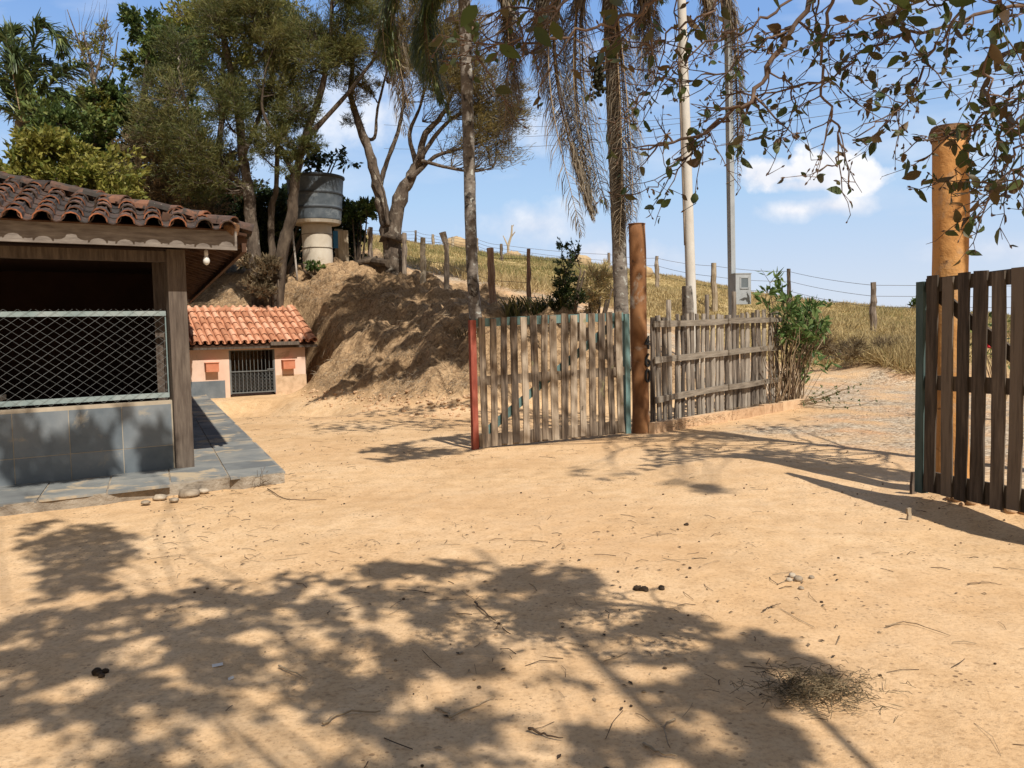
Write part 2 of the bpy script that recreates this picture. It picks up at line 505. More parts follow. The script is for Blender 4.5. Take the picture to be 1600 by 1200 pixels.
M['l_palm'] = mat_leaf('palm_leaflets', [(.05, .075, .03), (.09, .125, .042), (.145, .18, .06), (.34, .34, .09)], .25, .4, .5)
M['l_dead'] = mat_leaf('dead_palm_leaflets', [(.11, .09, .066), (.20, .165, .12), (.31, .25, .18), (.42, .33, .22)], .25, .8)
M['l_deadgreen'] = mat_leaf('fading_palm_leaflets', [(.05, .055, .03), (.10, .10, .055), (.18, .16, .09)], .25, .7)
M['l_strap'] = mat_leaf('strap_leaves', [(.05, .065, .02), (.11, .12, .035), (.22, .20, .075), (.30, .25, .12)], .3)
M['l_grass'] = mat_leaf('dry_grass', [(.30, .22, .10), (.44, .33, .16), (.55, .43, .22), (.50, .38, .18), (.36, .29, .12), (.22, .21, .08)], .3, .8)
M['l_brush'] = mat_leaf('dry_brush', [(.10, .075, .04), (.18, .13, .07), (.28, .21, .12)], .25, .9)
M['fruit'] = mat_std('dark_fruit', [(.02, .022, .012), (.04, .042, .022)], 6, rough=.6)
M['dung'] = mat_std('dry_dung', [(.03, .02, .012), (.065, .043, .027)], 20, rough=1, bmp=1)
M['stone'] = mat_std('field_stone', [(.22, .17, .12), (.36, .29, .21), (.5, .42, .32)], 7, rough=.95, bmp=.8)
M['clod'] = mat_std('orange_clod', [(.38, .23, .125), (.52, .34, .20), (.62, .43, .26)], 9, rough=1, bmp=.9)
M['mound'] = mat_std('termite_mound', [(.30, .20, .11), (.40, .28, .155), (.47, .35, .20)], 4, rough=1, bmp=.9)
M['paper'] = mat_std('white_scrap', [(.55, .52, .47), (.64, .61, .56)], 5, rough=.8)
M['bulb'] = mat_std('white_glass_bulb', [(.62, .60, .55), (.72, .70, .66)], 5, rough=.3, bmp=0)
M['litter'] = mat_std('leaf_litter', [(.05, .032, .02), (.13, .085, .05), (.28, .20, .12)], 12, rough=1, var=1.0)
M['petal'] = mat_std('red_petals', [(.45, .015, .02), (.6, .03, .05)], 6, rough=.6)
M['wall_pink'] = mat_std('orange_house_wall', [(.6, .25, .08), (.68, .3, .1)], 2, rough=.9)


# ------------------------------------------------------------------ terrain
CP = []


def cp(px, py, d):
    CP.append(tuple(P(px, py, d)))


def cz(x, y, z):
    CP.append((x, y, z))


for x, y in [(-6, -6), (0, -6), (6, -6), (-5, 0), (0, 0), (5, 0), (0, 3), (-3, 4), (3, 4), (-2, 7), (1, 7), (3.5, 6.5), (-6, 8), (-2, 10.5),
             (1, 10), (4, 9), (-5, 12), (-2, 13.5), (0.8, 12.7), (-8, 16), (-5, 17), (-3, 15.5), (1.9, 13.1), (-8.6, 22.3), (-7, 22.6), (-5.6, 22.2),
             (-5, 20.8), (-9, 10), (-12, 16), (3.3, 14.4), (5.0, 16.0), (6, 12), (6, 8), (8, 10), (-12, 4), (9, 3)]:
    cz(x, y, 0.0)
cz(-10, 22.5, .15); cz(-11, 24.5, 1.2)
# cut bank, foot to crest
cp(560, 628, 20.0); cp(640, 640, 17.6); cp(720, 648, 16.6)
cp(505, 585, 22.6); cp(480, 540, 24.6); cp(540, 520, 22.9); cp(540, 440, 26); cp(500, 470, 26); cp(620, 470, 24); cp(620, 545, 20.6); cp(580, 575, 20.6)
cp(700, 480, 21.4); cp(700, 560, 18.8); cp(660, 520, 20.2); cp(740, 492, 20); cp(790, 492, 20); cp(850, 630, 17.6); cp(790, 580, 18.0)
cp(350, 470, 27.5); cp(400, 440, 29); cp(300, 482, 27.5); cp(497, 415, 28); cp(420, 462, 26.5); cp(615, 428, 27); cp(560, 410, 29); cp(450, 425, 29)
for a in [(637, 437, 26.5), (662, 443, 25.5), (697, 451, 24.5), (775, 478, 22.5), (829, 492, 22)]:
    cp(*a)
cp(620, 415, 31); cp(740, 442, 28); cp(860, 468, 26); cp(640, 400, 34); cp(760, 430, 31); cp(880, 455, 29)
cp(570, 372, 50); cp(700, 392, 48); cp(850, 410, 46); cp(980, 425, 45); cp(1100, 445, 44); cp(1200, 466, 43); cp(1300, 477, 42); cp(1430, 489, 41); cp(1600, 502, 40)
cp(1000, 450, 36); cp(1100, 475, 34); cp(1200, 495, 33)
cz(3, 17.5, .55); cz(2.3, 18, 1.2); cz(1.3, 20, 1.95); cz(4.2, 20, .75); cz(4.5, 17.6, .3); cz(4.5, 24, 1.3); cz(6.5, 23, .5); cz(7.5, 19, .08); cz(5.9, 18.5, .1)
cp(1445, 600, 21); cp(1260, 575, 25); cp(1445, 545, 23.2); cp(1300, 520, 28); cp(1365, 522, 28); cp(1200, 545, 27.5)
cz(12.6, 19.6, .05); cz(14.5, 23, .95); cz(10, 14, 0); cz(18, 14, 0); cz(22, 20, .6); cz(30, 30, 1.0); cz(14, 8, -.05); cz(25, 5, -.2); cz(20, -6, -.2)
cz(-15, 30, 3.4); cz(-20, 22, 2.2); cz(-30, 40, 6.0); cz(-20, 45, 6.8); cz(-10, 36, 5.2); cz(-25, 10, .6); cz(-20, -6, 0); cz(-12, 50, 7.4)
for x, z in ((-30, 6.5), (-10, 6.2), (5, 4), (20, 1.2), (35, -1)):
    cz(x, 62, z)
CP = np.array(CP)
SC = 20.0


def tps_fit(pts, lam):
    n = len(pts); X = pts[:, :2] / SC
    r = np.linalg.norm(X[:, None] - X[None], axis=2)
    K = np.where(r > 0, r * r * np.log(r + 1e-9), 0) + lam * np.eye(n)
    A = np.zeros((n + 3, n + 3)); A[:n, :n] = K; A[:n, n] = 1; A[:n, n + 1:] = X; A[n, :n] = 1; A[n + 1:, :n] = X.T
    return np.linalg.solve(A, np.concatenate([pts[:, 2], [0, 0, 0]]))


TW = tps_fit(CP, 0.0008)


def tps(x, y):
    q = np.stack([x, y], -1).reshape(-1, 2) / SC
    n = len(CP); X = CP[:, :2] / SC
    out = np.zeros(len(q))
    for i in range(0, len(q), 20000):
        b = q[i:i + 20000]
        r = np.linalg.norm(b[:, None] - X[None], axis=2)
        out[i:i + 20000] = (r * r * np.log(r + 1e-9)) @ TW[:n] + TW[n] + b @ TW[n + 1:]
    return out.reshape(np.shape(x))


ROADC = np.array([(30, 6), (16, 10.5), (10.5, 15.2), (7.6, 20.5), (5.0, 24.5), (1.5, 26.7), (-2.0, 29.0), (-6.5, 32.5), (-13, 38)])
ROADW = np.array([4.5, 4.2, 3.6, 2.9, 2.1, 1.6, 1.4, 1.3, 1.3])


APRON = np.array([(9.5, 15.5), (6.6, 12.0), (4.4, 13.2)]); APRONW = np.array([3.0, 2.5, .9])
APRON = np.vstack([[(6.2, 9.3)], APRON[[1, 0, 1, 2]]]); APRONW = np.array([1.7, 2.5, 3.0, 2.5, .9])


def seg_dist(x, y, pts, w):
    best = np.full(np.shape(x), 1e9)
    for (a, b, wa, wb) in zip(pts[:-1], pts[1:], w[:-1], w[1:]):
        d = b - a
        t = np.clip(((x - a[0]) * d[0] + (y - a[1]) * d[1]) / (d @ d), 0, 1)
        r = np.hypot(x - a[0] - t * d[0], y - a[1] - t * d[1]) - (wa + (wb - wa) * t)
        best = np.minimum(best, r)
    return best


def masks(x, y):
    """road, grass, bank masks 0..1"""
    rd = seg_dist(x, y, ROADC, ROADW) + (fbm(x * .9, y * .9, 5) - .5) * 1.2
    ap = seg_dist(x, y, APRON, APRONW) + (fbm(x * 1.1, y * 1.1, 6) - .5) * 1.6
    rd = np.minimum(rd, ap)
    road = 1 - sstep(-.45, .45, rd)
    # line between the bare bank and the pasture: beyond the far side of the road
    xs = ROADC[::-1, 0]; ys = ROADC[::-1, 1]; ws = ROADW[::-1]
    yr = np.interp(x, xs, ys)
    gr = sstep(.2, 1.1, (y - yr) * .82 - 1.5 * sstep(4.5, 7.5, x) - np.interp(x, xs, ws) + (fbm(x * .7, y * .7, 9) - .5) * 1.6)
    gr = np.where((x > 30) | (y > 60), np.maximum(gr, sstep(28, 34, x)), gr)
    gr = np.maximum(gr, sstep(-14, -17, x) * sstep(20, 26, y))
    return road, gr, rd


def zf(x, y, detail=True):
    x = np.asarray(x, float); y = np.asarray(y, float)
    cx = np.clip(x, -40, 42); cy = np.clip(y, -10, 64)
    z = tps(cx, cy)
    # flat yard
    yard = sstep(.35, .0, np.abs(z)) * (y < 22.6)
    z = z * (1 - yard * .8)
    ka = (x + 8.62) * .866 + (y - 22.6) * .5; kb_ = -(x + 8.62) * .5 + (y - 22.6) * .866
    kd_ = np.hypot(np.maximum(0, np.abs(ka - 1.3) - 1.95), np.maximum(0, np.abs(kb_ - .55) - 1.35))
    z = z * sstep(0, .9, kd_)
    road, gr, rd = masks(x, y)
    far = np.hypot(np.maximum(0, np.abs(x - 1) - 41), np.maximum(0, np.maximum(y - 64, -10 - y)))
    z = z - np.minimum(far * .12, 14)
    if detail:
        bank = sstep(.08, .7, z) * (1 - gr) * (1 - road) * (y < 36) * (x < 2.5)
        g = fbm(x * 1.1 + .6 * y, (y - x * .5) * .55, 3, 4)
        z = z + bank * ((g - .5) * .8 + (fbm(x * 2.4 + y * 1.2, y * 2.4 - x * .8, 8, 3) - .5) * .5 - np.abs(fbm(x * 1.7 - y * .7, y * .6 + x * .5, 14, 4) - .5) * .7 + (fbm(x * 7, y * 7, 12, 2) - .5) * .2)
        z = z + (fbm(x * .55, y * .55, 21, 3) - .5) * .06 + (fbm(x * 2.6, y * 2.6, 22, 3) - .5) * .028
        z = z + road * (fbm(x * 5, y * 5, 31, 2) - .5) * .035
        z = z + gr * (fbm(x * .5, y * .5, 41, 4) - .5) * .5
        # low hump of swept earth in the gateway
        z = z + .10 * np.exp(-((x - 3.0) ** 2 / 1.6 + (y - 9.6) ** 2 / 3.2)) + .16 * np.exp(-((x - 4.1) ** 2 / .25 + (y - 7.2) ** 2 / .5))
    return z


def Z(x, y):
    return float(zf(np.array([x]), np.array([y]))[0])


def hit(px, py, dmax=70.0):
    """where the sight line through a photo pixel meets the terrain"""
    r = ray(px, py); r = r / r[1]
    d = np.concatenate([np.arange(2.0, 34, .5), np.arange(34, dmax, 1.0)])
    for k in range(2):
        p = EYE + r[None] * d[:, None]
        g = zf(p[:, 0], p[:, 1])
        i = int(np.argmax(p[:, 2] < g))
        if p[i, 2] >= g[i]:
            i = len(d) - 1
        if k == 0:
            d = np.linspace(d[max(0, i - 1)], d[i], 14)
    return np.array([p[i, 0], p[i, 1], g[i]])


def stretch(lo, hi, step, ends):
    core = np.arange(lo, hi + 1e-6, step)
    out = []; s = step; a = hi
    while a < ends:
        s *= 1.35; a += s; out.append(a)
    low = []; s = step; a = lo
    while a > -ends:
        s *= 1.35; a -= s; low.append(a)
    return np.array(low[::-1] + list(core) + out)


gx = np.unique(np.concatenate([stretch(-24, 26, .2, 2500), np.arange(-6.9, 2.5, .2)]).round(4))
gy = np.unique(np.concatenate([stretch(-8, 60, .2, 2500), np.arange(15.1, 27, .2)]).round(4))
GX, GY = np.meshgrid(gx, gy)
GZ = zf(GX, GY)
road_m, grass_m, rd_m = masks(GX, GY)


def ground_mat():
    m, nt, b = new_mat('earth')
    tc = N(nt, 'ShaderNodeTexCoord'); vec = tc.outputs['Object']
    a1 = N(nt, 'ShaderNodeAttribute'); a1.attribute_name = 'road'
    a2 = N(nt, 'ShaderNodeAttribute'); a2.attribute_name = 'grass'
    a3 = N(nt, 'ShaderNodeAttribute'); a3.attribute_name = 'bank'
    n1 = noise(nt, vec, .55, 5, .6); n2 = noise(nt, vec, 5, 6, .62); n3 = noise(nt, vec, 38, 5, .7); n4 = noise(nt, vec, 120, 3, .6)
    sand = ramp(nt, math_n(nt, 'ADD', math_n(nt, 'MULTIPLY', n1, .55), math_n(nt, 'MULTIPLY', n2, .45)),
                [(.32, (.50, .315, .16)), (.46, (.61, .402, .217)), (.56, (.665, .455, .26)), (.70, (.715, .51, .31))])
    sand = mixc(nt, .55, sand, ramp(nt, n3, [(.32, (.40, .33, .26)), (.48, (.86, .85, .84)), (.62, (1, 1, 1))]), 'MULTIPLY')
    big = noise(nt, vec, .23, 4, .55)
    sand = mixc(nt, math_n(nt, 'MULTIPLY', math_n(nt, 'SUBTRACT', big, .44), 3.2, clamp=True), sand, mixc(nt, .55, sand, (.50, .285, .135)))
    stain = math_n(nt, 'MULTIPLY', math_n(nt, 'SUBTRACT', noise(nt, vec, 2.1, 6, .68, .5), .55), 5, clamp=True)
    sand = mixc(nt, math_n(nt, 'MULTIPLY', stain, .33), sand, (.36, .235, .125))
    # crumbs of soil, seeds, chips
    vo = N(nt, 'ShaderNodeTexVoronoi'); vo.inputs['Scale'].default_value = 34; vo.inputs['Randomness'].default_value = 1
    lk(nt, vec, vo.inputs['Vector'])
    sepc = N(nt, 'ShaderNodeSeparateColor'); lk(nt, vo.outputs['Color'], sepc.inputs[0])
    sel = math_n(nt, 'GREATER_THAN', sepc.outputs[0], .58)
    dot = math_n(nt, 'MULTIPLY', math_n(nt, 'LESS_THAN', vo.outputs['Distance'], math_n(nt, 'MULTIPLY', sepc.outputs[1], .40)), sel)
    patch = math_n(nt, 'MULTIPLY', math_n(nt, 'SUBTRACT', noise(nt, vec, 1.3, 5, .65), .43), 5, clamp=True)
    dot = math_n(nt, 'MULTIPLY', dot, patch)
    sand = mixc(nt, math_n(nt, 'MULTIPLY', dot, .85), sand, (.15, .09, .05))
    vo2 = N(nt, 'ShaderNodeTexVoronoi'); vo2.inputs['Scale'].default_value = 85
    lk(nt, vec, vo2.inputs['Vector'])
    sp2 = N(nt, 'ShaderNodeSeparateColor'); lk(nt, vo2.outputs['Color'], sp2.inputs[0])
    dot2 = math_n(nt, 'MULTIPLY', math_n(nt, 'LESS_THAN', vo2.outputs['Distance'], math_n(nt, 'MULTIPLY', sp2.outputs[1], .42)), math_n(nt, 'GREATER_THAN', sp2.outputs[0], .72))
    pat2 = math_n(nt, 'MULTIPLY', math_n(nt, 'SUBTRACT', noise(nt, vec, 2.7, 5, .65), .42), 5, clamp=True)
    sand = mixc(nt, math_n(nt, 'MULTIPLY', math_n(nt, 'MULTIPLY', dot2, pat2), .8), sand, (.24, .15, .08))
    # streaky dark dust on the bank
    mpb = N(nt, 'ShaderNodeMapping'); mpb.inputs['Scale'].default_value = (2.0, 2.0, 1.5); mpb.inputs['Rotation'].default_value = (.3, .7, .2)
    lk(nt, vec, mpb.inputs[0])
    nb = noise(nt, mpb.outputs[0], 3.6, 8, .74, 1.2)
    bankc = ramp(nt, nb, [(.34, (.15, .092, .05)), (.45, (.29, .185, .10)), (.55, (.44, .29, .16)), (.68, (.58, .40, .23))])
    c = mixc(nt, a3.outputs['Fac'], sand, bankc)
    # gravel road
    vg = N(nt, 'ShaderNodeTexVoronoi'); vg.inputs['Scale'].default_value = 20
    lk(nt, vec, vg.inputs['Vector'])
    sg = N(nt, 'ShaderNodeSeparateColor'); lk(nt, vg.outputs['Color'], sg.inputs[0])
    grav = ramp(nt, sg.outputs[0], [(.0, (.20, .145, .095)), (.35, (.35, .262, .175)), (.7, (.48, .375, .26)), (1, (.57, .47, .345))])
    redd = math_n(nt, 'MULTIPLY', math_n(nt, 'SUBTRACT', noise(nt, vec, .5, 5, .6), .50), 6, clamp=True)
    grav = mixc(nt, math_n(nt, 'MULTIPLY', redd, .7), grav, (.56, .30, .14))
    grav = mixc(nt, math_n(nt, 'MULTIPLY', math_n(nt, 'SUBTRACT', noise(nt, vec, .9, 5), .47), 5, clamp=True), grav, sand)
    c = mixc(nt, a1.outputs['Fac'], c, grav)
    gras = ramp(nt, noise(nt, vec, .8, 6, .65), [(.3, (.22, .18, .075)), (.45, (.36, .27, .12)), (.6, (.46, .34, .16)), (.72, (.53, .37, .19))])
    c = mixc(nt, a2.outputs['Fac'], c, gras)
    lk(nt, c, b.inputs['Base Color'])
    b.inputs['Roughness'].default_value = .95
    b.inputs['Specular IOR Level'].default_value = .1
    vf = N(nt, 'ShaderNodeTexVoronoi', feature='SMOOTH_F1'); vf.inputs['Scale'].default_value = 3.3; vf.inputs['Smoothness'].default_value = .6
    mpf = N(nt, 'ShaderNodeMapping'); mpf.inputs['Scale'].default_value = (1.5, .8, 1); mpf.inputs['Rotation'].default_value = (0, 0, .5)
    lk(nt, vec, mpf.inputs[0]); lk(nt, mpf.outputs[0], vf.inputs['Vector'])
    foot = math_n(nt, 'MULTIPLY', math_n(nt, 'MULTIPLY', vf.outputs['Distance'], 1.5), noise(nt, vec, .8, 3))
    n2 = math_n(nt, 'ADD', n2, math_n(nt, 'MULTIPLY', foot, 1.6))
    hgt = math_n(nt, 'ADD', math_n(nt, 'MULTIPLY', n2, 1.0), math_n(nt, 'ADD', math_n(nt, 'MULTIPLY', n3, .22), math_n(nt, 'MULTIPLY', n4, .16)))
    hgt = math_n(nt, 'ADD', hgt, math_n(nt, 'MULTIPLY', dot, .25))
    hgt = math_n(nt, 'ADD', hgt, math_n(nt, 'MULTIPLY', math_n(nt, 'MULTIPLY', nb, a3.outputs['Fac']), 7.0))
    hgt = math_n(nt, 'SUBTRACT', hgt, math_n(nt, 'MULTIPLY', math_n(nt, 'MULTIPLY', vg.outputs['Distance'], a1.outputs['Fac']), 1.6))
    bump(nt, b, hgt, .6, .03)
    return m


M['earth'] = ground_mat()


def terrain_piece(name, sel):
    ny, nx = GX.shape
    idx = np.arange(nx * ny).reshape(ny, nx)
    q = np.stack([idx[:-1, :-1], idx[:-1, 1:], idx[1:, 1:], idx[1:, :-1]], -1)[sel].reshape(-1, 4)
    used, inv = np.unique(q, return_inverse=True)
    mb = MB()
    V = np.stack([GX.ravel(), GY.ravel(), GZ.ravel()], -1)[used]
    mb.add(V, inv.reshape(-1, 4), 0.5)
    o = mb.build(name, M['earth'], origin=(0, 0, 0), smooth=True)
    dz = np.abs(np.gradient(GZ, gy, axis=0)) + np.abs(np.gradient(GZ, gx, axis=1))
    bank = np.clip(sstep(.06, .55, GZ) * (1 - grass_m) * (1 - road_m) * (.55 + .45 * sstep(.15, .5, dz)), 0, 1)
    for nm, arr in (('road', road_m), ('grass', grass_m), ('bank', bank)):
        at = o.data.attributes.new(nm, 'FLOAT', 'POINT')
        at.data.foreach_set('value', arr.ravel()[used].astype(np.float32))
    tag(o, kind='structure')
    return o


cr = (road_m[:-1, :-1] + road_m[1:, 1:]) / 2
cg = (grass_m[:-1, :-1] + grass_m[1:, 1:]) / 2
is_g = cg > .5
is_r = (cr > .5) & ~is_g
terrain_piece('ground', ~is_g & ~is_r)
terrain_piece('road', is_r)
terrain_piece('hill', is_g)


# ------------------------------------------------------------------ curve helpers
def curve(pts, n=12):
    """Catmull-Rom through points"""
    p = np.asarray(pts, float)
    if len(p) == 2:
        t = np.linspace(0, 1, n)[:, None]
        return p[0] * (1 - t) + p[1] * t
    e = np.vstack([2 * p[0] - p[1], p, 2 * p[-1] - p[-2]])
    out = []
    m = len(p) - 1
    for k in range(m):
        a, b, c, d = e[k:k + 4]
        for t in np.linspace(0, 1, max(2, n // m), endpoint=False):
            out.append(.5 * (2 * b + (c - a) * t + (2 * a - 5 * b + 4 * c - d) * t * t + (3 * b - a - 3 * c + d) * t ** 3))
    out.append(p[-1])
    return np.array(out)


def wob(pts, amp):
    pts = np.array(pts, float)
    if len(pts) > 2:
        pts[1:-1] += rng.normal(0, amp, (len(pts) - 2, 3))
    return pts


def unit(a):
    a = np.asarray(a, float)
    return a / (np.linalg.norm(a, axis=-1, keepdims=True) + 1e-12)


def rand_dirs(k):
    return unit(rng.normal(0, 1, (k, 3)))


def perp(d):
    r = rand_dirs(len(d))
    return unit(np.cross(d, r))


def limb(acc, a, b, r0, r1, sag=0.1, n=9, sides=5, val=None, up=0.25):
    a = np.asarray(a, float); b = np.asarray(b, float); L = np.linalg.norm(b - a)
    mid = (a + b) / 2 + np.array([0, 0, -up * L * .3]) + rng.normal(0, sag * L * .5, 3)
    t = np.linspace(0, 1, n)[:, None]
    pts = (1 - t) ** 2 * a + 2 * t * (1 - t) * mid + t * t * b
    pts = wob(pts, .015 * L)
    acc.tube(pts, np.linspace(r0, r1, n), sides, val, cap=False)
    return pts


def fill_clump(wood, leaf, origin, c, r, n_twig, n_leaf, L, W, follow=.8, twr=.012, upb=.25, sq=(1, 1, .75), droop=0.0):
    """a spray of twigs inside an ellipsoid, with leaves along their outer halves"""
    c = np.asarray(c, float)
    cs, ds = [], []
    per = max(1, n_leaf // n_twig)
    for k in range(n_twig):
        u = rng.normal(0, 1, 3); u /= np.linalg.norm(u)
        e = c + u * np.array(sq) * r * rng.uniform(.45, 1.0) ** .7
        s0 = origin + (c - origin) * rng.uniform(.55, 1.05)
        mid = (s0 + e) / 2 + rng.normal(0, .12 * r, 3)
        t = np.linspace(0, 1, 6)[:, None]
        pts = (1 - t) ** 2 * s0 + 2 * t * (1 - t) * mid + t * t * e
        if wood is not None:
            wood.tube(pts, np.linspace(twr, twr * .35, 6), 3, cap=False)
        tt = rng.uniform(.3, 1.0, per) ** .8
        q = (1 - tt[:, None]) ** 2 * s0 + 2 * tt[:, None] * (1 - tt[:, None]) * mid + tt[:, None] ** 2 * e
        dr = unit(e - s0)
        d = unit(dr * follow + rng.normal(0, .55, (per, 3)) + np.array([0, 0, upb - droop]))
        cs.append(q + rng.normal(0, .07 * r, (per, 3))); ds.append(d)
    cs = np.concatenate(cs); ds = np.concatenate(ds)
    k = len(cs)
    base = rng.uniform(0, 1)
    val = np.clip(rng.normal(.5, .22, k) + (base - .5) * .5, 0, .999)
    leaf.leaves(cs, ds, perp(ds), L * rng.uniform(.6, 1.3, k), W * rng.uniform(.7, 1.3, k), val, fold=.12)


def attach(trunk_samples, c):
    best, bi = 1e9, 0
    for i, p in enumerate(trunk_samples):
        d = np.linalg.norm(p - c)
        pen = max(0, p[2] - (c[2] - .35 * d)) * 2.0
        if d + pen < best:
            best, bi = d + pen, i
    return trunk_samples[bi]


def make_tree(name, label, trunks, clumps, bark, leafm, leaf=(.14, .06), nl=500, nt_=14, group=None, cat='tree', sides=8, limb_r=.035,
              twr=.012, upb=.25, sq=(1, 1, .75), extra=None, follow=.8, droop=0.0, wob_amt=.05):
    base = np.array(trunks[0][0][0], float)
    base[2] = Z(base[0], base[1]) - .05
    t = thing(name, label, cat, base, group)
    wood, lf = MB(), MB()
    samples = []
    for (pts, r0, r1) in trunks:
        c = curve(pts, max(12, 5 * len(pts)))
        c = wob(c, wob_amt * r0)
        rr = np.linspace(r0, r1, len(c)) * (1 + .06 * rng.normal(0, 1, len(c)))
        rr[0] *= 1.35; rr[1] *= 1.1
        wood.tube(c, rr, sides, .5, rough=.07)
        samples += [(p, r) for p, r in zip(c[len(c) // 3:], rr[len(c) // 3:])]
    sp = [p for p, r in samples]
    for cl in clumps:
        c, r = np.array(cl[0], float), cl[1]
        k = cl[2] if len(cl) > 2 else 1.0
        a = attach(sp, c)
        L = np.linalg.norm(c - a)
        limb(wood, a, c, min(limb_r * (.6 + .25 * L), .09), twr * 1.2, sag=.12, val=.5)
        fill_clump(wood, lf, a, c, r, max(4, int(nt_ * k)), int(nl * k), leaf[0], leaf[1], upb=upb, sq=sq, twr=twr, follow=follow, droop=droop)
    if extra:
        extra(wood, lf)
    wood.build('trunk', M[bark], t, smooth=True)
    if lf.n:
        lf.build('crown', M[leafm], t)
    return t


# ------------------------------------------------------------------ house with tiled roof
U2 = np.array([.819, .574, 0.0]); V2 = np.array([-.390, .921, 0.0]); UP = np.array([0, 0, 1.0])
NF = np.array([.574, -.819, 0.0])              # outward from the front wall
PC = np.array([-3.85, 9.85, 0.0])              # corner post


def hp(a, b, z):
    return PC + U2 * a + V2 * b + UP * z


def poly_slab(mb, pts, z0, z1, val=.5):
    n = len(pts)
    v = [(p[0], p[1], z0) for p in pts] + [(p[0], p[1], z1) for p in pts]
    f = [tuple(range(n - 1, -1, -1)), tuple(range(n, 2 * n))]
    f += [(i, (i + 1) % n, n + (i + 1) % n, n + i) for i in range(n)]
    mb.add(v, f, val)


# raised slate path round the house
FLOOR = .10
pb = MB()
rag = []
for q in np.linspace(0, 1, 60):                # crumbling front edge
    p = hp(1.03, -1.22, 0) - U2 * (q * 9.0)
    rag.append(p + NF * (-abs(fbm(q * 40, 3.3, 2) - .5) * .16 - (.14 if .06 < q < .2 else 0) * vnoise(q * 90, 1.0)))
back = [hp(-9, 14, 0), hp(1.03, 13.2, 0)]
side = [hp(1.03, 13.2 - i * .35, 0) + U2 * (fbm(i * .7, 7.7, 4) - .5) * .07 for i in range(1, 41)]
poly_slab(pb, [p for p in ([hp(1.03, 13.2, 0)] + side + rag + [hp(-9, 14, 0)])], -.3, FLOOR + .006)
path_o = pb.build('path', M['old_concrete'], origin=(0, 0, 0))
tag(path_o, kind='structure')
sb = MB()
for i in range(-16, 2):
    for j in range(-2, 24):
        w = .60; a0 = 1.03 - (1 - i) * w + .012; a1 = a0 + w - .018
        off = .18 * ((i * 7) % 3)
        b0 = -1.20 + (j + 2) * .55 + (off if j > -2 else 0) ; b1 = -1.20 + (j + 3) * .55 + off - .018
        a1 = min(a1, 1.015)
        if a1 < .1 and b1 > .0:
            b1 = min(b1, -.02)
        if b1 - b0 < .12 or b0 > 13:
            continue
        if a0 > -.2 and (i, j) in ((1, 3), (1, 8), (0, 12)):
            b0 += .36
        if a0 > -.3 and a0 < .3 and j == -2:
            b0 += .20
        c = hp((a0 + a1) / 2, (b0 + b1) / 2, FLOOR + .001 + random.uniform(0, .006))
        sb.box(c, U2 * (a1 - a0) / 2, V2 * (b1 - b0) / 2, UP * .012)
sl_o = sb.build('path_slab', M['slate_floor'], parent=path_o)

house = thing('tiled_house', 'open fronted house with mossy barrel tile roof, slate half wall and chain link screen', 'house', hp(0, 0, 0))
w = MB()
w.box(hp(-4.6, .02, .455 + FLOOR / 2), U2 * 4.5, NF * .05, UP * .40)
wall_h = w.build('half_wall', M['grout'], house)
tl = MB()
for k in range(17):
    a1 = -.12 - k * .53; a0 = a1 - .522
    for (z0, z1) in ((FLOOR + .005, .385), (.393, .862)):
        c = hp((a0 + a1) / 2, .02, (z0 + z1) / 2) + NF * .051
        tl.box(c, U2 * (a1 - a0) / 2, NF * .003, UP * (z1 - z0) / 2)
tl.build('slate_cladding', M['slate'], wall_h)
p = MB(); p.box(hp(0, 0, (2.62 + FLOOR) / 2), U2 * .10, np.array([-.574, .819, 0]) * .10, UP * (2.62 - FLOOR) / 2, .6)
p.build('corner_post', M['wood_brown'], house)
p = MB(); p.box(hp(-.17, .35, 1.4), U2 * .07, V2 * .07, UP * 1.3, .3); p.build('inner_post', M['wood_brown'], house)
# chain link screen
ZR0, ZR1 = .965, 1.90
fr = MB()
for zr in (ZR0, ZR1):
    fr.beam(hp(-9, .02, zr), hp(-.12, .02, zr), .03, .055)
fr.beam(hp(-.125, .02, ZR0 + .03), hp(-.125, .02, ZR1 - .03), .012, .012, up=U2)
fr.build('screen_frame', M['bar'], house)
ch = MB()
z0, z1 = ZR0 - .05, ZR1 + .05
Hh = z1 - z0
px_ = .13
for k in range(int(9 / px_)):
    for sgn in (1, -1):
        a = -9 + k * px_
        b = a + sgn * Hh * 1.38
        A, B = a, b
        zA, zB = z0, z1
        if B > -.13:
            f_ = (-.13 - A) / (B - A); B = -.13; zB = z0 + Hh * f_
        if B < -9:
            continue
        if A > -.13:
            continue
        ch.tube([hp(A, -.005 * sgn, zA), hp(B, -.005 * sgn, zB)], .0016, 4, cap=False)
for k in range(12):
    a = -.13 - Hh * 1.38 + (k) * px_ + px_ * .4
    zz = None
# wires entering from the right edge (falling to the left)
k = 1
while k * px_ < Hh * 1.38:
    a = -.13
    zA = z0 + (k * px_) / 1.38
    ch.tube([hp(a, .005, zA), hp(a - (z1 - zA) * 1.38, .005, z1)], .0016, 4, cap=False)
    k += 1
ch.build('chain_link', M['wire'], house)
